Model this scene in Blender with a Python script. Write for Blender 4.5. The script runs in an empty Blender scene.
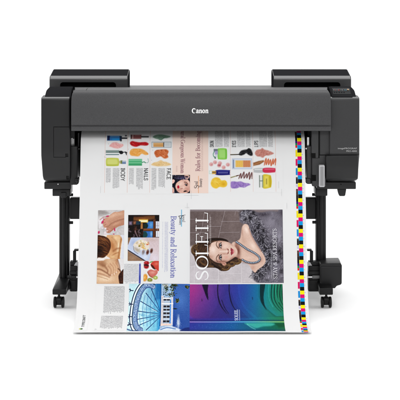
import bpy, bmesh, math, random
import numpy as np
from mathutils import Vector, Matrix

SC = bpy.context.scene
R = math.radians
random.seed(7)

# ------------------------------------------------------------------ camera, world, lamps
CAM_D, CAM_H, PXM, HROW = 8.0, 1.87, 0.005, -67.0      # distance to the slot plane, height, metres per photo pixel there
cam_data = bpy.data.cameras.new('camera')
cam = bpy.data.objects.new('camera', cam_data)
SC.collection.objects.link(cam)
cam.location = (0.0, -CAM_D, CAM_H)
cam.rotation_euler = (R(90), 0, 0)
cam_data.sensor_width = 36.0
cam_data.lens = 36.0 * CAM_D / (400 * PXM)
cam_data.shift_y = (HROW - 200.0) / 400.0               # level view camera with a falling front, verticals stay parallel
cam_data.clip_start, cam_data.clip_end = 0.1, 400.0
SC.camera = cam

world = bpy.data.worlds.new('World')
SC.world = world
world.use_nodes = True
wb = world.node_tree.nodes['Background']
wb.inputs['Color'].default_value = (1, 1, 1, 1)
wb.inputs['Strength'].default_value = 0.66
SC.view_settings.view_transform = 'Standard'
SC.view_settings.look = 'None'
SC.view_settings.exposure = 0.0
SC.view_settings.gamma = 1.0
SC.render.resolution_x = SC.render.resolution_y = 1024
SC.cycles.use_denoising = True
SC.cycles.max_bounces = 8

def area_lamp(name, loc, target, sx, sy, watts):
    d = bpy.data.lights.new(name, 'AREA')
    d.shape = 'RECTANGLE'; d.size = sx; d.size_y = sy; d.energy = watts
    o = bpy.data.objects.new(name, d)
    SC.collection.objects.link(o)
    o.location = loc
    o.rotation_euler = (Vector(target) - Vector(loc)).to_track_quat('-Z', 'Y').to_euler()
    return o
area_lamp('overhead_softbox', (0, 0.8, 4.6), (0, 0.5, 0), 8.0, 3.2, 205)
for s_ in (-1, 1):
    area_lamp('side_fill', (s_ * 5.2, -0.6, 2.6), (s_ * 0.9, -0.1, 0.0), 3.0, 1.6, 85)  # added fill lamps that lighten the floor shadow beside the stand
area_lamp('front_softbox', (0.0, -6.4, 3.9), (0, 0, 0.6), 2.2, 0.9, 120)

# ------------------------------------------------------------------ helpers
def P(px, row, y):
    """a point of the place at depth y, from where it stands in the photograph (400 px wide)"""
    m = PXM * (CAM_D + y) / CAM_D
    return Vector(((px - 200.0) * m, y, CAM_H - (row - HROW) * m))

def mat(name, col, rough=0.5, spec=0.5, metal=0.0, bump=0.0, bscale=900.0, var=0.0, coat=0.0):
    m = bpy.data.materials.new(name)
    m.use_nodes = True
    nt = m.node_tree
    b = nt.nodes['Principled BSDF']
    b.inputs['Base Color'].default_value = (*col, 1)
    b.inputs['Roughness'].default_value = rough
    b.inputs['Specular IOR Level'].default_value = spec
    b.inputs['Metallic'].default_value = metal
    b.inputs['Coat Weight'].default_value = coat
    if bump or var:
        tc = nt.nodes.new('ShaderNodeTexCoord')
        n = nt.nodes.new('ShaderNodeTexNoise')
        n.inputs['Scale'].default_value = bscale
        n.inputs['Detail'].default_value = 3.0
        nt.links.new(tc.outputs['Object'], n.inputs['Vector'])
        if bump:
            bp = nt.nodes.new('ShaderNodeBump')
            bp.inputs['Strength'].default_value = bump
            bp.inputs['Distance'].default_value = 0.001
            nt.links.new(n.outputs['Fac'], bp.inputs['Height'])
            nt.links.new(bp.outputs['Normal'], b.inputs['Normal'])
        if var:
            n2 = nt.nodes.new('ShaderNodeTexNoise')
            n2.inputs['Scale'].default_value = bscale * 0.45
            n2.inputs['Detail'].default_value = 4.0
            nt.links.new(tc.outputs['Object'], n2.inputs['Vector'])
            mr = nt.nodes.new('ShaderNodeMapRange')
            mr.inputs['From Min'].default_value = 0.3; mr.inputs['From Max'].default_value = 0.7
            mr.inputs['To Min'].default_value = 1 - var; mr.inputs['To Max'].default_value = 1 + var
            nt.links.new(n2.outputs['Fac'], mr.inputs['Value'])
            mx = nt.nodes.new('ShaderNodeMix'); mx.data_type = 'RGBA'; mx.blend_type = 'MULTIPLY'
            mx.inputs['Factor'].default_value = 1.0
            mx.inputs[6].default_value = (*col, 1)
            nt.links.new(mr.outputs['Result'], mx.inputs[7])
            nt.links.new(mx.outputs[2], b.inputs['Base Color'])
    return m

M = {
    'cover':  mat('textured_grey_plastic', (0.036, 0.036, 0.038), 0.46, 0.42, bump=0.3, var=0.26),
    'edge':   mat('satin_edge_plastic', (0.032, 0.032, 0.033), 0.24, 1.0),
    'shaded_side': mat('shaded_charcoal_plastic', (0.0085, 0.0085, 0.0091), 0.40, 0.32, bump=0.15, var=0.12),  # darker copy of the side plastic, shade put into its colour
    'dim':    mat('grey_lettering', (0.40, 0.40, 0.40), 0.5, 0.3),
    'side':   mat('charcoal_plastic', (0.027, 0.027, 0.0283), 0.42, 0.35, bump=0.15, var=0.12),
    'lid':    mat('dark_lid_plastic', (0.017, 0.017, 0.0185), 0.60, 0.0, bump=0.12, var=0.10),
    'black':  mat('black_plastic', (0.007, 0.007, 0.0074), 0.45, 0.28),
    'void':   mat('matt_black', (0.004, 0.004, 0.004), 0.8, 0.1),
    'stand':  mat('black_painted_steel', (0.0042, 0.0042, 0.0045), 0.40, 0.24, bump=0.08, bscale=500),
    'motor':  mat('black_moulded_plastic', (0.0095, 0.0095, 0.010), 0.42, 0.28, bump=0.1),
    'steel':  mat('brushed_steel', (0.62, 0.62, 0.62), 0.35, 0.5, 1.0),
    'lever':  mat('light_grey_plastic', (0.42, 0.42, 0.43), 0.4, 0.5),
    'rubber': mat('caster_rubber', (0.005, 0.005, 0.005), 0.5, 0.25),
    'white':  mat('white_lettering', (0.85, 0.85, 0.85), 0.5, 0.3),
    'screen': mat('display_glass', (0.006, 0.007, 0.008), 0.35, 0.1),
}

def link(name, bm, m, parent=None, smooth=32):
    me = bpy.data.meshes.new(name)
    bmesh.ops.recalc_face_normals(bm, faces=bm.faces)
    bm.to_mesh(me); bm.free()
    for p in me.polygons: p.use_smooth = True
    me.set_sharp_from_angle(angle=R(smooth))
    if m: me.materials.append(m)
    o = bpy.data.objects.new(name, me)
    SC.collection.objects.link(o)
    if parent: o.parent = parent
    return o

def bevel(bm, w, seg=3, ang=28):
    if w <= 0: return bm
    es = [e for e in bm.edges if len(e.link_faces) == 2 and e.calc_face_angle(0) > R(ang)]
    bmesh.ops.bevel(bm, geom=es, offset=w, segments=seg, profile=0.5, affect='EDGES', clamp_overlap=True)
    return bm

def join(*bms):
    out = bms[0]
    for b in bms[1:]:
        me = bpy.data.meshes.new('tmp'); b.to_mesh(me); b.free()
        out.from_mesh(me); bpy.data.meshes.remove(me)
    return out

def box(x0, x1, y0, y1, z0, z1, bw=0.0, seg=3):
    bm = bmesh.new()
    bmesh.ops.create_cube(bm, size=1.0)
    for v in bm.verts:
        v.co = Vector((x0 + (v.co.x + .5) * (x1 - x0), y0 + (v.co.y + .5) * (y1 - y0), z0 + (v.co.z + .5) * (z1 - z0)))
    return bevel(bm, bw, seg)

def pbox(px0, px1, r0, r1, yf, yb, bw=0.0, seg=3):
    """a box whose front face (at depth yf) shows between those pixels; it runs straight back to yb"""
    a = P(px0, r1, yf); b = P(px1, r0, yf)
    return box(a.x, b.x, yf, yb, a.z, b.z, bw, seg)

def prism(pts, axis, a, b, bw=0.0, seg=3, ang=28):
    """pts: outline in the two other axes (x: (y,z); y: (x,z)), swept along the axis from a to b"""
    bm = bmesh.new()
    def mk(p, t):
        return bm.verts.new((t, p[0], p[1]) if axis == 'x' else (p[0], t, p[1]) if axis == 'y' else (p[0], p[1], t))
    A = [mk(p, a) for p in pts]; B = [mk(p, b) for p in pts]
    n = len(pts)
    bm.faces.new(A); bm.faces.new(B[::-1])
    for i in range(n):
        bm.faces.new((A[i], A[(i + 1) % n], B[(i + 1) % n], B[i]))
    bmesh.ops.recalc_face_normals(bm, faces=bm.faces)
    return bevel(bm, bw, seg, ang)

def fillet(pts, rad, n=6):
    """round the corners of an outline; rad is one radius or one per corner"""
    out = []
    N = len(pts)
    for i, p in enumerate(pts):
        r = rad[i] if isinstance(rad, (list, tuple)) else rad
        p = Vector(p); a = Vector(pts[i - 1]) - p; b = Vector(pts[(i + 1) % N]) - p
        if r <= 0: out.append(tuple(p)); continue
        ang = a.angle(b); t = min(r / math.tan(ang / 2), a.length * .49, b.length * .49); r2 = t * math.tan(ang / 2)
        c = p + (a.normalized() + b.normalized()).normalized() * (r2 / math.sin(ang / 2))
        s = p + a.normalized() * t - c; e = p + b.normalized() * t - c
        full = s.angle_signed(e)
        for k in range(n + 1):
            q = s.copy(); q.rotate(Matrix.Rotation(-full * k / n, 2)); out.append(tuple(c + q))
    return out

def tube(p0, p1, r, seg=20, bw=0.0):
    bm = bmesh.new()
    d = Vector(p1) - Vector(p0)
    bmesh.ops.create_cone(bm, cap_ends=True, segments=seg, radius1=r, radius2=r, depth=d.length)
    if bw: bevel(bm, bw, 2, 60)
    bmesh.ops.transform(bm, matrix=Matrix.Translation((Vector(p0) + Vector(p1)) / 2) @ d.to_track_quat('Z', 'Y').to_matrix().to_4x4(), verts=bm.verts)
    return bm

def hull(pts, bw=0.0, seg=2):
    bm = bmesh.new()
    for p in pts: bm.verts.new(p)
    r = bmesh.ops.convex_hull(bm, input=bm.verts)
    bmesh.ops.dissolve_limit(bm, angle_limit=R(2), verts=bm.verts, edges=bm.edges)
    return bevel(bm, bw, seg)

def carve(o, *cutters):
    """cut real grooves and recesses into a part"""
    for c in cutters:
        bmesh.ops.recalc_face_normals(c, faces=c.faces)
        me = bpy.data.meshes.new('cut'); c.to_mesh(me); c.free()
        co = bpy.data.objects.new('cut', me); SC.collection.objects.link(co)
        md = o.modifiers.new('cut', 'BOOLEAN'); md.operation = 'DIFFERENCE'; md.solver = 'EXACT'; md.object = co
        bpy.context.view_layer.update()
        dg = bpy.context.evaluated_depsgraph_get()
        new = bpy.data.meshes.new_from_object(o.evaluated_get(dg))
        o.modifiers.clear(); old = o.data; o.data = new; new.name = old.name
        bpy.data.meshes.remove(old)
        bpy.data.objects.remove(co); bpy.data.meshes.remove(me)
        for p in new.polygons: p.use_smooth = True
        new.set_sharp_from_angle(angle=R(32))
    return o

def satin_edges(o, top=False):
    """the rounded front top edge of a cover is satin, its faces are grained"""
    o.data.materials.append(M['edge'])
    if top: o.data.materials.append(M['lid'])
    for p in o.data.polygons:
        n = p.normal
        if n.y < -.22 and .30 < n.z < .95 and abs(n.x) < .5: p.material_index = 1
        elif top and (n.z >= .95 or abs(n.x) > .7): p.material_index = 2  # end faces take the dark lid colour in place of shade
    return o

def thing(name, label, cat, loc=(0, 0, 0)):
    o = bpy.data.objects.new(name, None); SC.collection.objects.link(o)
    o.location = loc; o.empty_display_size = 0.1
    o['label'] = label; o['category'] = cat
    return o

def text_bm(s, size, extrude=0.0005, shear=0.0, spacing=1.0, bold=0.0):
    c = bpy.data.curves.new('txt', 'FONT'); c.body = s; c.size = size; c.extrude = extrude
    c.shear = shear; c.space_character = spacing; c.offset = bold
    c.align_x = 'LEFT'; c.resolution_u = 3
    o = bpy.data.objects.new('txt', c); SC.collection.objects.link(o)
    bpy.context.view_layer.update()
    me = bpy.data.meshes.new_from_object(o.evaluated_get(bpy.context.evaluated_depsgraph_get()))
    bm = bmesh.new(); bm.from_mesh(me)
    bpy.data.objects.remove(o); bpy.data.curves.remove(c); bpy.data.meshes.remove(me)
    return bm

def fit_front(bm, px0, px1, r0, r1, y):
    """lay flat lettering upright on a front face so that it fills that field"""
    a = P(px0, r1, y); b = P(px1, r0, y)
    xs = [v.co.x for v in bm.verts]; ys = [v.co.y for v in bm.verts]
    x0, x1, y0, y1 = min(xs), max(xs), min(ys), max(ys)
    for v in bm.verts:
        v.co = Vector((a.x + (v.co.x - x0) / (x1 - x0) * (b.x - a.x), y - v.co.z, a.z + (v.co.y - y0) / (y1 - y0) * (b.z - a.z)))
    return bm

# ------------------------------------------------------------------ the setting: a white seamless sweep
bm = bmesh.new()
prof = [(-14.0, 0.0), (2.6, 0.0)] + [(2.6 + 1.5 * math.sin(R(t)), 1.5 - 1.5 * math.cos(R(t))) for t in range(6, 91, 6)] + [(4.1, 3.2)]
L = [bm.verts.new((-9, y, z)) for y, z in prof]; Rr = [bm.verts.new((9, y, z)) for y, z in prof]
for i in range(len(prof) - 1):
    bm.faces.new((L[i], Rr[i], Rr[i + 1], L[i + 1]))
floor = link('floor', bm, mat('white_seamless_paper', (0.93, 0.93, 0.93), 0.75, 0.15), smooth=60)
floor['kind'] = 'structure'

# ------------------------------------------------------------------ the printer
printer = thing('large_format_printer', 'charcoal wide format printer on a black wheeled stand, paper hanging from its slot', 'printer')

# front cover: the long beam over the paper slot
x0, x1 = P(71.2, 100, -.12).x, P(331.0, 100, -.12).x
zt = P(0, 90, -.085).z
def zr(r, y): return P(0, r, y).z
prof = [(-.118, zr(131, -.118)), (-.121, zr(130, -.121)), (-.123, zr(126.6, -.123)), (-.117, zr(126.2, -.117)), (-.117, zr(125.4, -.117)),
        (-.122, zr(125, -.122)), (-.122, zr(115, -.122)), (-.1205, zr(108, -.1205)), (-.117, zr(102, -.117)), (-.111, zr(97, -.111)), (-.103, zr(93.4, -.103)),
        (-.094, zr(91.2, -.094)), (-.083, zt + .0005), (-.06, zt + .001), (.10, zr(87.2, .10)), (.10, 1.01), (-.05, 1.01), (-.065, zr(131, -.118))]
bm = prism(prof, 'x', x0, x1)
for v in bm.verts:                                                   # the ends lean in a little at the top corners
    t = max(0.0, (v.co.z - (zt - .03)) / .03)
    v.co.x += (.014 * t * t) * (1 if v.co.x < 0 else -1) * (v.co.y < -.05)
bevel(bm, .004, 2, 40)
cover = link('front_cover', bm, M['cover'], printer)
carve(cover, box(P(87, 88, -.02).x, P(87.5, 88, -.02).x, -.088, .06, zt - .003, zt + .02))

# chassis inside, roll deck behind
xl, xr = P(70.4, 100, 0).x, P(330.0, 100, 0).x
chs = link('chassis', box(xl, xr, .20, .60, .62, 1.005, .01), M['void'], printer)
deck = link('roll_cover', prism(fillet([(.105, 1.0), (.105, 1.07), (.52, 1.06), (.61, 1.0)], [0, .012, .06, 0]), 'x', xl, xr, .003), M['side'], printer)
# platen edge and little parts seen in the slot beside the paper
link('platen', box(xl + .05, xr - .05, .035, .20, .78, .852, .004), M['black'], printer)

# the ink tank covers: a tall lid at each end behind the front cover
def tank_cover(pa, pb, slot_a, slot_b):
    yf, yb = .20, .43
    a = P(pa, 88, yf).x; b = P(pb, 88, yf).x
    ztop = zr(75.6, yf)
    zc = zr(79.2, yf)
    pr = fillet([(yf, .99), (yf, zc), (yf + .017, zc + .0165), (yb, zr(68.2, yb)), (yb, .99)], [0, .012, .012, .03, 0], 8)
    o = link('tank_cover', prism(pr, 'x', a, b, .008, 4, 50), M['side'], printer)
    satin_edges(o, True)
    sa, sb = P(slot_a, 88, yf).x, P(slot_b, 88, yf).x
    out = fillet([(sa, .96), (sa, zr(82.2, yf)), (sb, zr(82.2, yf)), (sb, .96)], [0, .016, .016, 0], 6)
    carve(o, prism(out, 'y', yf - .05, yf + .10))
    q = link('tank_recess', box(sa - .005, sb + .005, yf + .06, yf + .095, .985, zr(81.0, yf)), M['void'], o)
    return o
tank_cover(49.3, 128.0, 60.0, 116.0)
tank_cover(273.2, 351.3, 284.0, 340.5)

# side covers
def side_cover(pa, pb, sgn, m):
    yf = -.075
    a = P(pa, 100, yf); b = P(pb, 100, yf)
    zt_, zb_ = zr(97.2, yf), zr(182, yf)
    pr = fillet([(yf, zb_ + .15), (yf, zt_), (.02, zt_ + .002), (.03, zt_ - .05), (.58, zt_ - .05), (.58, zb_), (yf + .022, zb_)], [.3, .017, .0, .0, .03, .03, .03], 8)
    bm = prism(pr, 'x', a.x, b.x)
    lo, hi = min(a.x, b.x), max(a.x, b.x)
    outer = lo if sgn < 0 else hi
    for v in bm.verts:                                               # outer wall draws in towards the foot
        if abs(v.co.x - outer) < 1e-5:
            t = max(0.0, (zb_ + .12 - v.co.z) / .12)
            v.co.x -= sgn * .010 * t * t
    bevel(bm, .007, 4, 50)
    return satin_edges(link('side_cover', bm, m, printer))
left = side_cover(41.0, 70.0, -1, M['shaded_side'])
g = .0038
def groove(px0, px1, r0, r1, yf=-.075, dep=.009):
    a = P(px0, r1, yf); b = P(px1, r0, yf)
    return box(a.x, b.x, yf - .02, yf + dep, a.z, b.z)
carve(left, groove(53.3, 53.95, 126.6, 157.6), groove(53.3, 69.0, 126.6, 127.25), groove(53.3, 66.0, 157.0, 157.65),
      groove(65.3, 68.2, 153.6, 157.0, dep=.02), groove(66.0, 68.6, 176.4, 180.2, dep=.04))
right = side_cover(329.6, 359.6, 1, M['side'])
carve(right, groove(330.0, 360.5, 153.9, 154.6), groove(325, 326.2, 155, 184))

# shoulders on top of the side covers
def shoulder(pa, pb, sgn):
    yf = -.064
    a, b = P(pa, 90, yf).x, P(pb, 90, yf).x
    z0, z1 = zr(98.5, yf), zr(87.3, .05)
    out = fillet([(a, z0), (a, z1), (b, z1), (b, z0)], [0, .016 if sgn < 0 else .004, .016 if sgn > 0 else .004, 0], 6)
    bm = prism(out, 'y', yf, .09)
    for v in bm.verts:                                               # the front slopes back towards the top
        t = (v.co.z - z0) / (z1 - z0)
        if v.co.y < 0: v.co.y += .085 * t ** 1.3
        v.co.x += (.006 if sgn < 0 else -.006) * t * (1 if (v.co.x < (a + b) / 2) == (sgn < 0) else 0)
    bevel(bm, .005, 3, 50)
    return link('shoulder_cover', bm, M['lid'], printer)
shoulder(44.2, 70.6, -1)
shoulder(331.0, 356.6, 1)

# control panel on the right shoulder
pa, pb = P(331.3, 97.6, -.082), P(352.2, 88.3, -.03)
fr = Vector((0, -.070, zr(97.4, -.070))); bk = Vector((0, .045, zr(86.9, .045)))
sl = (bk - fr); nrm = Vector((0, -sl.z, sl.y)).normalized()
def slope_box(px0, px1, t0, t1, h0, h1, bw=0.0):
    """a block lying on the sloping console: t runs up the slope, h stands off it"""
    xa, xb = P(px0, 93, -.03).x, P(px1, 93, -.03).x
    bm = bmesh.new()
    vs = []
    for x in (xa, xb):
        for t, h in ((t0, h0), (t1, h0), (t1, h1), (t0, h1)):
            q = fr + sl * t + nrm * h
            vs.append(bm.verts.new((x, q.y, q.z)))
    bmesh.ops.convex_hull(bm, input=bm.verts)
    bmesh.ops.dissolve_limit(bm, angle_limit=R(2), verts=bm.verts, edges=bm.edges)
    return bevel(bm, bw, 2)
panel = link('control_panel', slope_box(331.3, 352.0, 0.02, 1.0, -.03, .004, .003), M['lid'], printer)
link('display', slope_box(332.8, 350.6, .22, .80, .003, .0056, .001), M['screen'], panel)
def lit(name, c, e):
    m = mat(name, c, .4); b = m.node_tree.nodes['Principled BSDF']
    b.inputs['Emission Color'].default_value = (*c, 1); b.inputs['Emission Strength'].default_value = e
    return m
DISP = [(334.0, 334.7, .62, .70, (.7, .72, .75), .35), (335.3, 336.3, .60, .70, (.45, .1, .1), .4), (337.2, 337.9, .62, .70, (.7, .72, .75), .35), (338.8, 339.8, .60, .70, (.8, .06, .06), .5),
        (341.2, 341.8, .62, .70, (.6, .62, .65), .35), (342.6, 343.3, .60, .70, (.5, .5, .55), .35), (344.6, 345.3, .61, .70, (.1, .5, .7), .4), (346.1, 347.0, .60, .70, (.12, .55, .75), .45)]
for k, (a_, b_, t0, t1, c, e) in enumerate(DISP):
    link('indicator', slope_box(a_ + .1, b_ - .15, t0 - .04, t1 - .06, .0056, .0064), lit('indicator_%d' % k, tuple(x * .35 for x in c), e * .35), panel)
for a_, b_ in ((334, 335.2), (336, 337.4), (338.6, 340.0), (341, 342.4), (343.4, 344.8)):
    link('button', slope_box(a_, b_, .33, .43, .0056, .0066, .0003), M['lid'], panel)
tb = tube((P(348.6, 93, -.03).x, 0, 0), (P(348.6, 93, -.03).x, 0, .003), .0055, 20)
qq = fr + sl * .62
for v in tb.verts:
    z = v.co.z; yy = v.co.y; v.co = Vector((v.co.x, 0, 0)) + Vector((0, (qq + sl.normalized() * yy + nrm * (.0055 + z)).y, (qq + sl.normalized() * yy + nrm * (.0055 + z)).z))
link('power_button', tb, lit('amber_lamp', (.30, .20, .12), .06), panel)

# lower right cover, end frames beside the slot, lever
yf = -.088
a, b = P(325.8, 181, yf), P(358.6, 155, yf)
pr = fillet([(yf + .004, a.z + .055), (yf, b.z - .004), (-.03, b.z), (-.03, a.z), (yf + .03, a.z)], [.12, .006, 0, 0, .03], 8)
low = link('maintenance_cover', prism(pr, 'x', a.x, b.x, .006, 3, 50), M['shaded_side'], printer)

link('end_frame', join(pbox(70.0, 77.6, 146.2, 185.0, -.045, .10, .006), pbox(74.8, 78.6, 178.5, 184.0, -.052, .0, .004), pbox(70.0, 74.6, 131.0, 149.0, -.01, .08)), M['black'], printer)
link('end_frame', join(pbox(306.6, 312.0, 146.0, 184.2, -.045, .10, .006), pbox(312.0, 326.0, 155.2, 186.5, -.06, .10, .005),
                       pbox(311.6, 318.6, 129.0, 158.2, -.068, .10, .004), pbox(319.4, 331.0, 129.0, 155.0, -.060, .10, .004), pbox(305.8, 311.0, 178.5, 183.8, -.052, .0, .006)), M['side'], printer)
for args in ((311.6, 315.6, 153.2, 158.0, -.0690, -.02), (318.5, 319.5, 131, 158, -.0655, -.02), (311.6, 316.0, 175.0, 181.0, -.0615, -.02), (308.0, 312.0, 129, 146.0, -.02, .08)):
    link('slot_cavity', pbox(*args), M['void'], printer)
# steel clips by the slot
link('paper_clip', join(pbox(71.2, 72.6, 138.0, 146.2, -.02, .0, .002), pbox(73.1, 74.2, 138.6, 145.6, -.015, .0, .002)), M['steel'], printer)
link('paper_clip', join(pbox(307.0, 309.6, 137.0, 146.0, -.03, .0, .003)), M['steel'], printer)
link('edge_guide', join(tube(P(79.0, 148.9, -.06), P(79.0, 148.9, .0), .0035), pbox(78.0, 79.2, 133, 147, .0, .02)), M['motor'], printer)
link('edge_guide', join(tube(P(306.2, 148.6, -.06), P(306.2, 148.6, .0), .004)), M['lever'], printer)
# screws under the left end
link('end_bolt', join(tube(P(76.6, 181.8, -.075), P(76.6, 181.8, -.03), .006), pbox(74.8, 78.2, 183.0, 184.2, -.07, -.03)), M['motor'], printer)
# release lever
lev = link('release_lever', join(pbox(319.2, 324.7, 165.4, 187.2, -.105, -.07, .004)), M['lever'], printer)
link('lever_grip', pbox(320.3, 323.8, 166.6, 185.8, -.1065, -.10, .0015), mat('grey_grip', (.22, .22, .225), .4), lev)

# ------------------------------------------------------------------ stand
def stand_side(cx, sgn):
    """sgn -1: left, +1 right; cx is the leg's middle in photo pixels"""
    def X(d): return cx + d                                           # offsets grow to the right
    y0 = .10
    leg = link('leg', join(pbox(X(-5.6), X(4.6), 186 if sgn > 0 else 190, 281, y0 + .012, y0 + .085, .012, 4), pbox(X(-2.4), X(1.0), 192, 281, y0, y0 + .05, .006, 3)), M['stand'], printer)
    return leg
stand_side(64.6, -1)
stand_side(321.6, 1)
link('mounting_bracket', join(pbox(44.2, 71.0, 182.2, 189.2, -.02, .10, .004), pbox(52.4, 70.5, 189.0, 196.2, .02, .16, .004), pbox(60.8, 66.2, 192.6, 198.0, .01, .12, .003)), M['motor'], printer)
link('mounting_bracket', join(pbox(317.0, 356.0, 182.2, 189.2, -.02, .10, .004), pbox(315.4, 327.5, 188.6, 196.0, .03, .16, .004)), M['motor'], printer)
pl = [(P(337.5, 189, -.01).x, P(0, 189, -.01).z), (P(346.4, 189, -.01).x, P(0, 189, -.01).z), (P(345.2, 196.2, -.01).x, P(0, 196.2, -.01).z), (P(339.2, 196.2, -.01).x, P(0, 196.2, -.01).z)]
link('levelling_foot', prism(fillet(pl, [0, 0, .008, .008]), 'y', -.01, .05, .003), M['motor'], printer)
for p_, r_, y_, m_ in ((58.0, 184.2, -.021, 'steel'), (341.0, 184.4, -.021, 'void')):
    link('screw', tube(P(p_, r_, y_ - .003), P(p_, r_, y_ + .004), .0026, 12), M[m_], printer)
for p_, r_ in ((71.6, 194.8), (71.6, 222.6), (314.4, 194.6), (314.6, 222.2)):
    q = P(p_, r_, .13)
    link('knob', tube(q - Vector((.012, 0, 0)), q + Vector((.008, 0, 0)), .0075, 14, .002), M['stand'], printer)
# cross members behind the paper
a = P(70.0, 219.2, .13); b = P(316.2, 198.2, .13)
link('crossbar', box(a.x, b.x, .13, .18, a.z, b.z, .004), M['stand'], printer)
# feet and casters
def foot(pl_, pr_, top_l, top_r, rt, rb):
    yf = -.045
    f0, f1 = P(pl_, rt, yf), P(pr_, rb, yf)
    t0, t1 = P(top_l, 278.5, .095), P(top_r, 278.5, .095)
    zb = f1.z
    pts = [(f0.x, yf, f0.z), (f1.x, yf, f0.z), (f0.x, yf, zb), (f1.x, yf, zb),
           (t0.x, .095, t0.z), (t1.x, .095, t0.z), (t0.x, .19, t0.z), (t1.x, .19, t0.z), (t0.x, .19, zb), (t1.x, .19, zb)]
    back = [(x, .26 + (.19 - y) * 1.0 + .03, z) for x, y, z in pts]
    return link('foot', hull(pts + back, .004), M['stand'], printer)
foot(52.4, 66.2, 59.4, 70.0, 289.4, 294.8)
foot(319.6, 333.0, 316.2, 327.0, 288.2, 295.0)
def caster(px, y):
    c = P(px, 300, y)
    hub = link('caster', join(tube((c.x, y, .054), (c.x, y, .082), .006, 16), tube((c.x - .013, y, .030), (c.x + .013, y, .030), .017, 24, .002),
               prism(fillet([(y - .026, .032), (y - .022, .052), (y + .022, .052), (y + .026, .032), (y + .018, .040), (y - .018, .040)], .004, 3), 'x', c.x - .012, c.x + .012, .002)), M['stand'], printer)
    for s in (-1, 1):
        w = link('wheel', tube((c.x + s * .0125, y, .0275), (c.x + s * .0265, y, .0275), .0273, 40, .0045), M['rubber'], hub)
        link('wheel_cap', tube((c.x + s * .0262, y, .0275), (c.x + s * .0275, y, .0275), .014, 24, .001), M['motor'], hub)
        link('brake_tab', prism(fillet([(y - .034, .046), (y - .034, .052), (y - .015, .056), (y - .01, .050)], .002, 3), 'x', c.x - .010, c.x + .010), M['motor'], hub) if s > 0 else None
for px in (59.0, 326.2):
    caster(px, -.012); 
for px in (66.4, 319.6):
    caster(px, .40)
# take-up unit: a block inside each leg, post with a T head, spindle, motor box on the right
def takeup(p0, p1, pp0, pp1, tee0, tee1, wedge):
    o = link('take_up_bracket', join(pbox(p0, p1, 266.0, 291.8, .06, .14, .006), pbox(p0 - .3, p1 - .4, 271.2, 275.0, .05, .10, .003), pbox(p0 + .8, p1 - 1.4, 280.4, 290.0, .056, .10, .003)), M['stand'], printer)
    link('post', join(pbox(pp0, pp1, 251.0, 263.0, .08, .10, .003), pbox(tee0, tee1, 249.6, 251.2, .075, .105, .002), pbox(min(p0, pp0) + .2, max(p1, pp1) - .2, 261.6, 267.0, .075, .12, .004)), M['stand'], o)
    a_, b_ = wedge
    w0, w1 = P(a_, 266.8, .07), P(b_, 262.4, .07)
    link('guide_wedge', prism([(w0.x, w0.z), (w1.x, w0.z), (w1.x, w1.z), ((w0.x + w1.x) / 2, w1.z)] if a_ < 200 else [(w0.x, w0.z), (w1.x, w0.z), ((w0.x + w1.x) / 2, w1.z), (w0.x, w1.z)], 'y', .068, .09, .001), M['lever'], o)
    for k in range(4):
        xx = p0 + 1.2 + k * 1.5
        link('rivet', tube(P(xx, 273.0, .048), P(xx, 273.0, .055), .003, 10), M['motor'], o)
    return o
takeup(69.8, 77.4, 72.9, 76.0, 74.0, 78.4, (73.4, 78.3))
takeup(308.3, 320.2, 310.0, 313.2, 307.2, 311.8, (307.4, 312.8))
sp0, sp1 = P(72.0, 277, .05), P(320.5, 277, .05)
spn = link('take_up_spindle', tube((sp0.x + .02, .05, sp0.z), (sp1.x - .04, .05, sp0.z), .0055, 18), M['steel'], printer)
link('collar', join(tube((sp0.x - .022, .05, sp0.z), (sp0.x + .022, .05, sp0.z), .009, 18, .002), tube((sp0.x - .01, .05, sp0.z), (sp0.x, .05, sp0.z), .012, 18, .002)), M['motor'], spn)
link('collar', tube((sp1.x - .042, .05, sp0.z), (sp1.x - .003, .05, sp0.z), .0095, 18, .003), mat('grey_collar', (.12, .12, .12), .35), spn)
ym = .02
ol = [(319.9, 263.6), (340.6, 263.2), (342.0, 265.6), (341.8, 284.6), (336.8, 286.0), (335.0, 288.4), (319.9, 288.4)]
ol = [(P(p, r, ym).x, P(p, r, ym).z) for p, r in ol]
mb = link('take_up_motor', prism(fillet(ol, [.008, .006, .006, .012, .008, .006, .004], 4), 'y', ym, .16, .006, 3), M['motor'], printer)
link('motor_lid', prism(fillet([(P(320.6, 266.6, ym).x, P(0, 266.6, ym).z), (P(341.0, 266.6, ym).x, P(0, 266.6, ym).z), (P(340.6, 284.6, ym).x, P(0, 284.6, ym).z), (P(320.8, 286.8, ym).x, P(0, 286.8, ym).z)], .006, 4), 'y', ym - .004, ym + .01, .003, 2), M['motor'], mb)

# ------------------------------------------------------------------ print artwork: a small painter for the colours of the printed ink
# (coordinates are photo pixels on the sheet: x to the right, row downwards; colours are sRGB 0..255)
rng = np.random.RandomState(11)
def vnoise(h, w, cell, oct=3, seed=0):
    r = np.random.RandomState(seed); out = np.zeros((h, w)); amp = 1.0; tot = 0
    for o in range(oct):
        c = max(1.0, cell / 2 ** o); gh, gw = int(h / c) + 3, int(w / c) + 3
        g = r.rand(gh, gw); y = np.arange(h) / c; x = np.arange(w) / c
        y0 = y.astype(int); x0 = x.astype(int); fy = (y - y0)[:, None]; fx = (x - x0)[None]
        fy = fy * fy * (3 - 2 * fy); fx = fx * fx * (3 - 2 * fx)
        a = g[y0][:, x0]; b = g[y0][:, x0 + 1]; c_ = g[y0 + 1][:, x0]; d = g[y0 + 1][:, x0 + 1]
        out += amp * ((a * (1 - fx) + b * fx) * (1 - fy) + (c_ * (1 - fx) + d * fx) * fy); tot += amp; amp *= .55
    return out / tot

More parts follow.
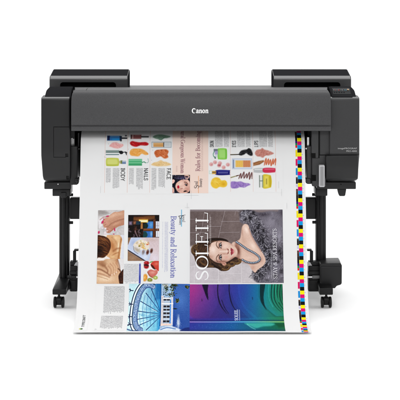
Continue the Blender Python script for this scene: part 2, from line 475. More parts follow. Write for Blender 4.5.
def cr(pts, n=8, closed=False):
    """a smooth curve through points"""
    p = [np.array(q, float) for q in pts]; N = len(p); out = []
    rngs = range(N if closed else N - 1)
    for i in rngs:
        a = p[i - 1] if (closed or i > 0) else p[0]; b = p[i]; c = p[(i + 1) % N]; d = p[(i + 2) % N] if (closed or i + 2 < N) else p[-1]
        for k in range(n):
            t = k / n
            out.append(.5 * (2 * b + (c - a) * t + (2 * a - 5 * b + 4 * c - d) * t * t + (3 * b - 3 * c + d - a) * t ** 3))
    if not closed: out.append(p[-1])
    return [tuple(q) for q in out]

class Canvas:
    def __init__(s, x0, x1, r0, r1, S=4, base=(238, 238, 238)):
        s.x0, s.x1, s.r0, s.r1 = x0, x1, r0, r1
        s.w = int(round((x1 - x0) * S)); s.h = int(round((r1 - r0) * S))
        s.sx = s.w / (x1 - x0); s.sy = s.h / (r1 - r0)
        s.a = np.zeros((s.h, s.w, 3)) + np.array(base, float)
        s.X, s.Y = np.meshgrid(x0 + (np.arange(s.w) + .5) / s.sx, r0 + (np.arange(s.h) + .5) / s.sy)
        s.mask = None
    def win(s, xa, xb, ya, yb):
        i0 = max(0, int((ya - s.r0) * s.sy)); i1 = min(s.h, int(math.ceil((yb - s.r0) * s.sy)) + 1)
        j0 = max(0, int((xa - s.x0) * s.sx)); j1 = min(s.w, int(math.ceil((xb - s.x0) * s.sx)) + 1)
        return (slice(i0, i1), slice(j0, j1)) if i1 > i0 and j1 > j0 else None
    def put(s, W, m, col):
        if s.mask is not None: m = m * s.mask[W]
        col = np.asarray(col, float)
        s.a[W] = s.a[W] * (1 - m[..., None]) + col * m[..., None]
    def poly(s, pts, col, soft=.25, al=1.0):
        P_ = np.array(pts, float)
        W = s.win(P_[:, 0].min() - soft, P_[:, 0].max() + soft, P_[:, 1].min() - soft, P_[:, 1].max() + soft)
        if W is None: return
        X, Y = s.X[W], s.Y[W]; d2 = np.full(X.shape, 1e9); ins = np.zeros(X.shape, bool)
        Q = np.roll(P_, -1, 0)
        for (ax, ay), (bx, by) in zip(P_, Q):
            ex, ey = bx - ax, by - ay; L = ex * ex + ey * ey + 1e-12
            t = np.clip(((X - ax) * ex + (Y - ay) * ey) / L, 0, 1)
            d2 = np.minimum(d2, (X - ax - t * ex) ** 2 + (Y - ay - t * ey) ** 2)
            if ay != by: ins ^= ((ay > Y) != (by > Y)) & (X < ex * (Y - ay) / (by - ay) + ax)
        d = np.sqrt(d2) * np.where(ins, 1, -1)
        s.put(W, np.clip(d / soft * .5 + .5, 0, 1) * al, col)
    def rect(s, xa, xb, ya, yb, col, soft=.25, al=1.0): s.poly([(xa, ya), (xb, ya), (xb, yb), (xa, yb)], col, soft, al)
    def blob(s, pts, col, soft=.3, al=1.0): s.poly(cr(pts, 6, True), col, soft, al)
    def ell(s, cx, cy, rx, ry, col, soft=.4, al=1.0, rot=0.0):
        R_ = max(rx, ry) * (1 + soft) + .5; W = s.win(cx - R_, cx + R_, cy - R_, cy + R_)
        if W is None: return
        c, q = math.cos(rot), math.sin(rot); X, Y = s.X[W] - cx, s.Y[W] - cy
        d = 1 - np.sqrt(((X * c + Y * q) / rx) ** 2 + ((-X * q + Y * c) / ry) ** 2)
        s.put(W, np.clip(d / soft * .5 + .5, 0, 1) * al, col)
    def glow(s, cx, cy, rx, ry, col, al=1.0, rot=0.0):
        W = s.win(cx - 2.6 * max(rx, ry), cx + 2.6 * max(rx, ry), cy - 2.6 * max(rx, ry), cy + 2.6 * max(rx, ry))
        if W is None: return
        c, q = math.cos(rot), math.sin(rot); X, Y = s.X[W] - cx, s.Y[W] - cy
        s.put(W, np.exp(-(((X * c + Y * q) / rx) ** 2 + ((-X * q + Y * c) / ry) ** 2)) * al, col)
    def line(s, pts, w, col, soft=.22, al=1.0):
        """a stroke; w is one width or one per point"""
        P_ = np.array(pts, float); ws = np.zeros(len(P_)) + w; mw = ws.max() / 2 + soft
        W = s.win(P_[:, 0].min() - mw, P_[:, 0].max() + mw, P_[:, 1].min() - mw, P_[:, 1].max() + mw)
        if W is None: return
        X, Y = s.X[W], s.Y[W]; best = np.full(X.shape, -1e9)
        for i in range(len(P_) - 1):
            (ax, ay), (bx, by) = P_[i], P_[i + 1]; ex, ey = bx - ax, by - ay; L = ex * ex + ey * ey + 1e-12
            t = np.clip(((X - ax) * ex + (Y - ay) * ey) / L, 0, 1)
            best = np.maximum(best, (ws[i] * (1 - t) + ws[i + 1] * t) / 2 - np.hypot(X - ax - t * ex, Y - ay - t * ey))
        s.put(W, np.clip(best / soft * .5 + .5, 0, 1) * al, col)
    def grain(s, amt, cell=2.0, seed=1, W=None):
        W = W or (slice(0, s.h), slice(0, s.w)); h, w = s.a[W].shape[:2]
        s.a[W] += ((vnoise(h, w, cell * s.sx, 3, seed) - .5) * 2 * amt)[..., None]
    def crisp(s, amt, rad=1.0, fine=7, wide=.3, sat=1.0):
        """the print screen: local contrast and fine grain"""
        def box(a, n):
            for ax in (0, 1):
                p = np.pad(a, [(n, n) if k == ax else (0, 0) for k in range(3)], mode='edge'); cs_ = np.cumsum(p, axis=ax)
                z = np.zeros_like(np.take(cs_, [0], axis=ax)); cs_ = np.concatenate([z, cs_], axis=ax); m = 2 * n + 1
                a = (np.take(cs_, range(m, cs_.shape[ax]), axis=ax) - np.take(cs_, range(0, cs_.shape[ax] - m), axis=ax)) / m
            return a
        n = max(1, int(rad * s.sx)); d = s.a - box(box(s.a, n), n)
        n2 = max(1, int(3.0 * s.sx)); d2 = s.a - box(box(s.a, n2), n2)
        s.a = np.clip(s.a + amt * 1.3 * d + amt * wide * d2 + (vnoise(s.h, s.w, 1.6, 2, 77)[..., None] - .5) * 2 * fine, 2, 252)
        g = s.a.mean(-1, keepdims=True); s.a = g + (s.a - g) * sat
    def polymask(s, pts, soft=.3):
        t = s.a; m0 = s.mask; s.mask = None
        s.a = np.zeros_like(t); s.poly(pts, (1, 1, 1), soft); s.mask = s.a[..., 0].copy(); s.a = t
    def strands(s, n, start, flow, length, w, cols, al=.8, jit=.25, step=4):
        """many hairs: start() gives a root, flow(x, y) an angle"""
        for _ in range(n):
            x, y = start(); L = length * rng.uniform(.5, 1.2); pts = [(x, y)]; a0 = rng.normal(0, jit)
            for k in range(step):
                a = flow(x, y) + a0; x += math.cos(a) * L / step; y += math.sin(a) * L / step; pts.append((x, y))
            c = np.array(cols[rng.randint(len(cols))], float) * rng.uniform(.88, 1.12)
            s.line(pts, np.linspace(w, w * .3, len(pts)), c, .2, al * rng.uniform(.5, 1))

# --- a small alphabet: cap height 1, nib strokes ('n' thick downstrokes), 'T' thick, 't' thin, 's' serif
def arc(cx, cy, rx, ry, a0, a1, n=12): return [(cx + rx * math.cos(R(a0 + (a1 - a0) * k / n)), cy + ry * math.sin(R(a0 + (a1 - a0) * k / n))) for k in range(n + 1)]
def stem(x, y0, y1): return [('T', [(x, y0), (x, y1)])]
def sf(x, y, w=.13): return [('s', [(x - w, y), (x + w, y)])]
xh = .63
GL = {
 ' ': (.32, []),
 'I': (.42, stem(.21, 0, 1) + sf(.21, 0) + sf(.21, 1)),
 'L': (.74, stem(.22, 0, 1) + sf(.22, 1) + [('t', [(.1, .02), (.66, .02)]), ('s', [(.66, .02), (.69, .26)])]),
 'E': (.76, stem(.22, 0, 1) + [('t', [(.1, .02), (.66, .02)]), ('s', [(.66, .02), (.69, .24)]), ('t', [(.1, .98), (.62, .98)]), ('s', [(.62, .98), (.64, .78)]), ('t', [(.22, .52), (.5, .52)]), ('s', [(.5, .62), (.5, .42)])]),
 'F': (.7, stem(.22, 0, 1) + sf(.22, 0) + [('t', [(.1, .98), (.62, .98)]), ('s', [(.62, .98), (.64, .78)]), ('t', [(.22, .52), (.5, .52)])]),
 'O': (.98, [('n', arc(.49, .5, .41, .51, 90, 450, 28))]),
 'C': (.86, [('n', arc(.48, .5, .4, .51, 48, 312, 22))]),
 'G': (.94, [('n', arc(.48, .5, .4, .51, 48, 312, 22)), ('T', [(.78, .1), (.78, .42)]), ('s', [(.64, .43), (.9, .43)])]),
 'S': (.68, [('S', cr([(.57, .76), (.52, .93), (.35, 1.01), (.18, .94), (.12, .78), (.2, .62), (.38, .51), (.54, .38), (.59, .22), (.5, .06), (.32, -.01), (.15, .06), (.09, .25)], 4))]),
 'D': (.9, stem(.2, 0, 1) + [('n', [(.08, .98), (.36, .98)] + arc(.38, .5, .42, .48, 90, -90, 16) + [(.08, .02)])]),
 'B': (.76, stem(.2, 0, 1) + [('n', [(.08, .98), (.36, .98)] + arc(.38, .755, .24, .225, 90, -90, 10) + [(.2, .53)]), ('n', [(.3, .53), (.38, .53)] + arc(.4, .275, .28, .255, 90, -90, 10) + [(.08, .02)])]),
 'R': (.8, stem(.2, 0, 1) + sf(.2, 0) + [('n', [(.08, .98), (.36, .98)] + arc(.38, .74, .25, .24, 90, -90, 10) + [(.2, .5)]), ('T', [(.38, .5), (.68, .02)]), ('s', [(.62, .02), (.8, .02)])]),
 'P': (.72, stem(.2, 0, 1) + sf(.2, 0) + [('n', [(.08, .98), (.36, .98)] + arc(.38, .73, .26, .25, 90, -90, 10) + [(.2, .48)])]),
 'T': (.76, stem(.38, 0, 1) + sf(.38, 0) + [('t', [(.06, .98), (.7, .98)]), ('s', [(.06, .98), (.04, .76)]), ('s', [(.7, .98), (.72, .76)])]),
 'A': (.82, [('t', [(.1, 0), (.4, 1)]), ('T', [(.4, 1), (.7, 0)]), ('t', [(.2, .34), (.58, .34)])] + sf(.1, 0, .1) + sf(.71, 0, .1)),
 'Y': (.76, [('T', [(.1, 1), (.38, .48)]), ('t', [(.66, 1), (.38, .48)]), ('T', [(.38, .48), (.38, 0)])] + sf(.1, 1, .1) + sf(.66, 1, .1) + sf(.38, 0)),
 'N': (.9, [('t', [(.18, 0), (.18, 1)]), ('T', [(.18, 1), (.74, 0)]), ('t', [(.74, 0), (.74, 1)])] + sf(.16, 0) + sf(.12, 1, .1) + sf(.74, 1)),
 'K': (.82, stem(.2, 0, 1) + sf(.2, 0) + sf(.2, 1) + [('t', [(.2, .42), (.66, 1)]), ('T', [(.36, .6), (.7, 0)])] + sf(.7, 0, .1) + sf(.66, 1, .1)),
 'W': (1.15, [('T', [(.08, 1), (.34, 0)]), ('t', [(.34, 0), (.58, 1)]), ('T', [(.5, 1), (.78, 0)]), ('t', [(.78, 0), (1.05, 1)])] + sf(.08, 1, .1) + sf(1.05, 1, .1)),
 'U': (.88, [('n', [(.2, 1), (.2, .3)] + arc(.45, .3, .25, .3, 180, 360, 10) + [(.7, 1)])] + sf(.2, 1) + sf(.7, 1)),
 'M': (1.0, [('t', [(.16, 0), (.16, 1)]), ('T', [(.16, 1), (.5, .1)]), ('t', [(.5, .1), (.84, 1)]), ('T', [(.84, 1), (.84, 0)])] + sf(.16, 0) + sf(.84, 0)),
 '&': (.9, [('n', cr([(.78, .1), (.5, .45), (.3, .75), (.34, .95), (.5, .95), (.54, .8), (.36, .6), (.16, .35), (.16, .12), (.36, 0), (.6, .12), (.74, .45)], 4))]),
 'a': (.56, [('n', [(.1, .5)] + arc(.26, .44, .16, .19, 140, 0, 8) + [(.42, .08), (.5, .02)]), ('n', [(.42, .36), (.26, .34), (.12, .25), (.1, .12), (.2, 0), (.32, .04), (.42, .16)])]),
 'b': (.62, stem(.16, 0, 1.05) + [('n', arc(.33, .31, .21, .31, 130, -150, 16))]),
 'c': (.54, [('n', arc(.3, .31, .22, .32, 50, 315, 16))]),
 'd': (.64, stem(.46, 0, 1.05) + [('n', arc(.29, .31, .21, .32, 50, 320, 16)), ('s', [(.46, .01), (.58, .01)]), ('s', [(.36, 1.05), (.46, 1.05)])]),
 'e': (.56, [('n', [(.1, .33), (.48, .33)] + arc(.3, .31, .2, .32, 10, 318, 18))]),
 'f': (.4, [('T', [(.18, 0), (.18, .85)]), ('n', arc(.31, .84, .13, .2, 180, 50, 8)), ('s', [(.04, xh), (.36, xh)])] + sf(.18, 0, .1)),
 'g': (.58, [('n', arc(.27, .4, .19, .22, 0, 360, 18)), ('n', cr([(.16, .2), (.12, .08), (.34, .02), (.5, -.1), (.4, -.27), (.2, -.28), (.08, -.15), (.2, .02)], 4)), ('s', [(.42, .56), (.56, .6)])]),
 'h': (.64, stem(.16, 0, 1.05) + [('n', [(.16, .42), (.3, .6), (.44, .56), (.48, .4), (.48, 0)])] + sf(.16, 0, .1) + sf(.48, 0, .1)),
 'i': (.32, stem(.16, 0, xh) + sf(.16, 0, .1) + [('s', [(.04, xh), (.16, xh)]), ('T', [(.16, .86), (.16, .9)])]),
 'l': (.32, stem(.16, 0, 1.05) + sf(.16, 0, .1) + [('s', [(.04, 1.04), (.16, 1.04)])]),
 'm': (.98, stem(.16, 0, xh) + [('n', [(.16, .42), (.3, .6), (.44, .56), (.48, .4), (.48, 0)]), ('n', [(.48, .42), (.62, .6), (.76, .56), (.8, .4), (.8, 0)])] + sf(.16, 0, .1) + sf(.48, 0, .1) + sf(.8, 0, .1)),
 'n': (.66, stem(.16, 0, xh) + [('n', [(.16, .42), (.3, .6), (.44, .56), (.48, .4), (.48, 0)]), ('s', [(.04, xh), (.16, xh)])] + sf(.16, 0, .1) + sf(.48, 0, .1)),
 'o': (.62, [('n', arc(.31, .31, .23, .33, 90, 450, 20))]),
 'r': (.46, stem(.16, 0, xh) + [('n', [(.16, .4), (.26, .58), (.4, .6)]), ('s', [(.04, xh), (.16, xh)])] + sf(.16, 0, .1)),
 's': (.46, [('S', cr([(.36, .48), (.32, .59), (.22, .64), (.12, .58), (.1, .47), (.2, .36), (.32, .28), (.38, .16), (.32, .03), (.2, -.01), (.1, .04), (.07, .16)], 3))]),
 't': (.4, [('n', [(.18, .82), (.18, .14), (.24, .02), (.36, .06)]), ('s', [(.04, xh), (.36, xh)])]),
 'u': (.66, [('n', [(.16, xh), (.16, .2), (.22, .03), (.34, .02), (.48, .2)]), ('T', [(.48, xh), (.48, 0)]), ('s', [(.04, xh), (.16, xh)]), ('s', [(.36, xh), (.48, xh)]), ('s', [(.48, .01), (.6, .01)])]),
 'w': (.84, [('T', [(.06, xh), (.24, 0)]), ('t', [(.24, 0), (.42, xh)]), ('T', [(.38, xh), (.58, 0)]), ('t', [(.58, 0), (.76, xh)])]),
 'x': (.6, [('T', [(.1, xh), (.5, 0)]), ('t', [(.5, xh), (.1, 0)])] + sf(.12, 0, .1) + sf(.5, 0, .1) + sf(.12, xh, .1) + sf(.5, xh, .1)),
 'y': (.6, [('T', [(.1, xh), (.32, .02)]), ('t', [(.54, xh), (.28, -.14), (.14, -.28), (.04, -.25)])] + sf(.1, xh, .1) + sf(.52, xh, .1)),
}
def write(c, s, ox, oy, size, way, col, length=None, wt=1.0, sans=False, track=0.0, al=1.0, thin=.05, thick=.15, slant=0.0):
    """way 'up': read upwards, letter tops to the left; 'down': read downwards, tops to the right; 'flat': as usual"""
    tot = sum(GL[ch][0] + track for ch in s) - track
    kx = (length / tot) if length else size
    pen = 0.0
    for ch in s:
        adv, st = GL[ch]
        for mode, pts in st:
            if sans and mode == 's': continue
            q = []
            for gx, gy in pts:
                gx = (pen + gx + slant * gy)
                q.append((ox - gy * size, oy - gx * kx) if way == 'up' else (ox + gy * size, oy + gx * kx) if way == 'down' else (ox + gx * kx, oy - gy * size))
            ws = []
            for i, p in enumerate(pts):
                a, b = pts[max(0, i - 1)], pts[min(len(pts) - 1, i + 1)]
                dy = abs(b[1] - a[1]) / (math.hypot(b[0] - a[0], b[1] - a[1]) + 1e-9)
                v = (thick * .8 if sans else {'T': thick, 't': thin, 's': thin, 'n': thin + (thick - thin) * dy ** 1.5, 'S': thin + (thick - thin) * (math.sin(math.pi * (i + .5) / len(pts)) ** 1.2)}[mode])
                ws.append(v * size * wt)
            c.line(q, np.array(ws), col, .2, al)
        pen += adv + track
def textblock(c, xa, xb, ra, rb, col=(120, 120, 124), pitch=.95, ragged='down', seed=0, al=.75):
    """lines of type too small to read, set along the rows"""
    r = np.random.RandomState(seed); x = xa + pitch / 2
    while x < xb:
        end = rb - (r.uniform(0, .12) * (rb - ra)); y0, y1 = (ra, end) if ragged == 'down' else (ra + rb - end, rb)
        y = y0
        while y < y1:
            wlen = r.uniform(.7, 2.6); y2 = min(y + wlen, y1)
            g = y
            while g < y2:
                gl = r.uniform(.22, .38)
                c.line([(x - pitch * r.uniform(.18, .34), g), (x + pitch * r.uniform(.14, .3), g + r.uniform(-.08, .08))], .2, col, .2, al * r.uniform(.45, 1))
                g += gl
            y = y2 + r.uniform(.3, .45)
        x += pitch

def smear(c, pts, col, dark, light, seed=0, n=26, ang=0.0):
    o = cr(pts, 6, True); m0 = c.mask
    c.poly(o, col, .5)
    c.polymask(o, .4)
    P_ = np.array(o); r = np.random.RandomState(seed); x0, x1, y0, y1 = P_[:, 0].min(), P_[:, 0].max(), P_[:, 1].min(), P_[:, 1].max()
    for k in range(n):
        x, y = r.uniform(x0, x1), r.uniform(y0, y1); L = r.uniform(.8, 3.2); a = ang + r.normal(0, .5)
        c.line(cr([(x, y), (x + L * math.cos(a) * .5, y + L * math.sin(a) * .5 + r.normal(0, .3)), (x + L * math.cos(a), y + L * math.sin(a))], 4), r.uniform(.2, .7), dark if r.rand() < .5 else light, .35, r.uniform(.25, .7))
    c.mask = m0

def zigzag(c, x0, x1, y0, y1, n, col, w, seed=0):
    r = np.random.RandomState(seed); pts = []
    for k in range(2 * n + 1):
        t = k / (2 * n); pts.append((x0 + (x1 - x0) * t + (.55 if k % 2 else -.55) + r.normal(0, .2), (y0 if k % 2 else y1) + r.normal(0, .5)))
    q = cr(pts, 6); c.line(q, w * (.75 + .5 * np.abs(np.sin(np.arange(len(q)) * .53))), col, .3, .95); c.line([(x - .15, y - .1) for x, y in q], w * .25, np.array(col) * .6 + 90, .3, .5)

PAPER = (238, 238, 238)
def paint_beauty_page():
    c = Canvas(102.5, 172.4, 124.5, 194, 4)
    for x in (105.0, 127.6, 149.9): c.rect(x - .16, x + .16, 124, 192.5, (228, 190, 180), .25)
    # body column
    c.rect(106.9, 120.2, 135.9, 140.7, (52, 118, 186), .4); c.rect(106.9, 109.4, 135.9, 140.4, (34, 42, 82), .4); c.rect(110, 119, 136.2, 137.2, (110, 165, 215), .4, .7); c.rect(112, 119.6, 138.6, 140.2, (40, 150, 215), .4, .8)
    c.rect(119.4, 121.5, 136.2, 140.6, (30, 46, 70), .4); c.rect(121.2, 127.0, 137.6, 139.0, (34, 34, 40), .3); c.rect(124.6, 126.4, 135.2, 136.6, (80, 80, 88), .4); c.rect(120, 121.4, 140.2, 141.4, (40, 40, 44), .3)
    smear(c, [(109.2, 146.2), (112, 142.9), (116, 142.3), (119, 143.6), (122.6, 144.2), (122.8, 146.2), (118.6, 148.4), (114.6, 148.2), (111.6, 147.2)], (238, 176, 174), (214, 130, 132), (250, 214, 210), 3, 30, .6)
    c.rect(105.8, 119.2, 150.3, 152.9, (106, 126, 122), .4); c.rect(106, 119, 150.9, 151.5, (168, 184, 180), .4, .8); c.rect(106.4, 119.4, 153.0, 153.9, (232, 236, 236), .3); c.rect(105.8, 119.0, 154.1, 155.0, (92, 122, 122), .3)
    c.blob([(118.8, 151.4), (121.5, 150.8), (123, 152.0), (122.6, 153.8), (120.2, 154.0)], (22, 24, 26)); c.line([(122, 152.4), (125.8, 152.0), (126.4, 154.8)], .8, (26, 28, 30)); c.rect(125.2, 127.0, 152.2, 153.4, (24, 26, 28), .3)
    c.blob([(106.2, 159.0), (108, 157.9), (116.8, 158.0), (118.9, 159.4), (119.0, 164.8), (117, 166.0), (108.2, 166.0), (106.2, 164.8)], (196, 203, 84)); c.blob([(107.6, 159.6), (112, 159.2), (116.8, 159.6), (117.4, 164), (112, 164.6), (107.8, 164)], (222, 226, 142), .8, .7); c.rect(106.8, 118, 164.6, 165.6, (168, 178, 60), .5, .7)
    c.rect(118.9, 120.6, 160.8, 163.4, (190, 180, 130), .3); c.rect(120.6, 122.4, 160.4, 163.8, (118, 128, 68), .3); c.rect(122.2, 126.0, 160.9, 163.9, (104, 130, 168), .3); c.rect(122.4, 125.8, 161.2, 162.0, (200, 210, 220), .3)
    # nails column
    c.rect(130.4, 141.0, 134.9, 139.0, (142, 84, 84), .4); c.rect(131.8, 133.0, 135, 139, (196, 160, 156), .4); c.rect(134.6, 139.6, 135.2, 136.0, (190, 130, 128), .4, .8); c.rect(130.4, 131.2, 134.9, 139, (60, 50, 52), .4); c.rect(140.8, 148.4, 136.2, 137.6, (58, 58, 60), .3); c.rect(142, 147.6, 136.4, 136.8, (120, 120, 122), .3, .7)
    smear(c, [(129.8, 142.8), (132, 141.2), (136, 142.0), (140, 142.4), (145.6, 142.2), (148.4, 143.9), (146.4, 145.6), (140.4, 145.4), (135.8, 146.8), (131.2, 145.4)], (192, 20, 28), (110, 8, 14), (232, 84, 80), 5, 34, .1)
    smear(c, [(129.6, 152.4), (131.6, 149.2), (136.6, 148.6), (141.6, 149.0), (146.2, 151.8), (148.2, 154.2), (145.4, 155.0), (141.6, 153.8), (138.6, 156.2), (134.0, 156.0), (130.6, 155.2)], (240, 168, 78), (206, 120, 40), (252, 212, 150), 6, 34, .2)
    c.rect(128.6, 142.0, 159.0, 165.6, (78, 176, 120), .4); c.rect(129, 141.8, 159.6, 160.8, (150, 216, 176), .5, .8); c.rect(129, 141.6, 162.4, 163.0, (170, 226, 190), .3, .7); c.rect(128.8, 141.8, 164.4, 165.4, (48, 140, 90), .4, .8); c.line([(142, 162.4), (144.2, 161.8), (145.4, 162.8)], .9, (70, 150, 110)); c.line(cr([(144.4, 162.2), (147.4, 162.8), (148.3, 161.4), (147.9, 158.6)], 5), .35, (90, 130, 120))
    # face column
    smear(c, [(152.4, 137.0), (156, 135.0), (160.5, 134.6), (164.6, 135.2), (170.2, 136.6), (167, 138.2), (163.8, 138.4), (161, 140.4), (158, 139.4), (155, 138.6)], (112, 142, 122), (76, 106, 88), (160, 184, 166), 8, 36, .15)
    c.rect(151.4, 171.2, 141.9, 147.7, (138, 150, 158), .35); c.rect(151.9, 170.7, 142.4, 147.2, (226, 230, 232), .35); c.rect(153.2, 163.2, 142.9, 146.9, (214, 158, 92), .35); c.rect(153.6, 163.0, 143.2, 144.4, (236, 192, 136), .5, .8); c.rect(163.2, 164.0, 142.6, 147, (60, 62, 64), .3); c.rect(164.8, 169.8, 143.2, 146.6, (206, 212, 214), .4)
    smear(c, [(154.2, 152.6), (156.2, 150.2), (160.6, 149.6), (165.6, 149.4), (168.4, 151.2), (167.4, 154.6), (168.0, 157.4), (164.4, 158.6), (160.6, 156.4), (156.8, 157.4), (155.0, 155.2)], (208, 108, 58), (166, 70, 30), (238, 170, 128), 9, 60, .8)
    smear(c, [(151.2, 164.8), (154, 162.6), (158, 161.6), (160.6, 160.2), (163.6, 161.6), (166.4, 162.0), (171, 164.4), (167.6, 165.8), (162, 166.2), (156.4, 166.2)], (234, 200, 142), (206, 162, 98), (246, 224, 184), 10, 60, .1)
    for x, y in ((104.6, 157.0), (106.0, 157.4), (128.2, 149.2), (152.6, 150.2), (151.6, 160.2), (108.4, 144.0)): c.ell(x, y, .22, .22, (90, 90, 94), .6)
    textblock(c, 106.2, 110.8, 168.2, 183.0, seed=1); textblock(c, 113.0, 120.0, 168.2, 189.0, seed=2)
    textblock(c, 129.2, 133.8, 168.2, 185.4, seed=3); textblock(c, 136.4, 142.8, 168.2, 189.4, seed=4)
    textblock(c, 151.6, 156.2, 168.2, 190.2, seed=5); textblock(c, 158.4, 165.4, 168.2, 188.8, seed=6)
    for s, x, l in (('BODY', 121.2, 13.0), ('NAILS', 144.2, 12.4), ('FACE', 166.9, 11.6)): write(c, s, x, 168.0, 3.7, 'down', (32, 32, 34), l, 1.15, True)
    c.rect(101.9, 102.0, 181, 188, (170, 170, 172), .3)
    return c

def paint_article_page():
    c = Canvas(172.4, 208.4, 124.5, 193.2, 4, (243, 219, 207))
    c.rect(190.6, 190.8, 124, 193.2, (236, 210, 198), .3)
    write(c, 'Natural Gorgeous Woman', 180.9, 124.6, 4.0, 'down', (146, 98, 108), 48.8, .95, thin=.06)
    write(c, 'Rules for Becoming', 200.0, 171.4, 4.3, 'up', (146, 98, 108), 40.6, .95, thin=.06)
    textblock(c, 201.2, 203.2, 126, 171.4, (196, 160, 154), .95, 'up', 7, .7); textblock(c, 176.2, 177.6, 166.0, 172.6, (190, 158, 152), .7, 'down', 8, .7)
    c.rect(198.2, 198.75, 176.0, 193.2, (232, 164, 118), .25)
    write(c, 'S', 198.6, 188.6, 4.2, 'up', (52, 44, 46), 3.6, .9); write(c, 'oul', 197.6, 185.8, 3.0, 'up', (70, 58, 58), 4.6, .8); write(c, 'Beauty', 201.8, 187.2, 2.6, 'up', (70, 58, 58), 8.8, .9)
    return c

def paint_portrait():
    c = Canvas(172.4, 190.0, 175.0, 193.2, 5, (24, 22, 34))
    r = np.random.RandomState(4)
    for k in range(70): c.ell(r.uniform(172, 190), r.uniform(175, 193), r.uniform(.2, .6), r.uniform(.2, .7), [(96, 92, 128), (60, 58, 92), (150, 144, 170), (12, 10, 18)][r.randint(4)], .6, .8)
    c.blob([(172.2, 180.4), (173.8, 179.4), (175.0, 181.0), (174.0, 183.0), (172.2, 183.6)], (222, 176, 164)); c.blob([(172.2, 187.4), (174, 188.2), (174.6, 191), (173.4, 193.4), (172.2, 193.4)], (206, 158, 146)); c.blob([(184.4, 175.6), (187.6, 175.2), (189.4, 176.2), (188.6, 178.4), (185.6, 179.2)], (226, 180, 160)); c.blob([(184.8, 176.2), (188.2, 176.4), (187, 177.6)], (70, 40, 40), .5)
    face = cr([(175.6, 187.2), (176.2, 183.8), (178.6, 181.4), (182.4, 179.6), (186.8, 179.2), (189.2, 181.4), (190.4, 185.4), (189.6, 190.6), (186.0, 193.4), (181.0, 193.4), (177.6, 191.2)], 6, True)
    c.poly(face, (220, 172, 156), .5); m0 = c.mask; c.polymask(face, .4)
    c.glow(181.0, 184.0, 3.0, 2.2, (242, 208, 192), .9, -.5); c.glow(187.4, 189.6, 2.8, 2.2, (198, 140, 124), .7); c.glow(183.2, 187.6, 1.6, 2.2, (240, 204, 188), .8, .6); c.glow(178.4, 190.4, 1.6, 1.2, (186, 120, 108), .6); c.glow(188.6, 182.0, 1.8, 1.6, (236, 200, 184), .6)
    c.line(cr([(184.6, 182.2), (186.4, 182.6), (187.6, 184.2)], 5), .7, (104, 60, 50), .5, .9); c.line(cr([(184.0, 191.6), (186, 190.8), (187.4, 191.6)], 5), .6, (104, 60, 50), .5, .8)
    c.ell(186.1, 184.8, 1.3, .8, (40, 26, 30), .6, 1, .7); c.ell(185.2, 190.6 + .6, 1.2, .6, (46, 28, 30), .6, 1, -.1); c.ell(185.8, 184.5, .3, .3, (226, 216, 220), .6)
    c.line([(182.4, 188.4), (180.8, 188.8)], .6, (170, 104, 92), .5, .9)
    c.blob([(177.6, 186.0), (178.8, 185.4), (179.4, 186.8), (179.2, 188.2), (178.0, 188.4), (177.4, 187.4)], (190, 34, 60), .4)
    c.mask = m0
    for k in range(40): c.line([(r.uniform(174, 190), r.uniform(175, 180.4)), (r.uniform(174, 190), r.uniform(175, 179.6))], .18, (70, 64, 98), .3, .5)
    c.grain(6, 1.0, 5)
    return c

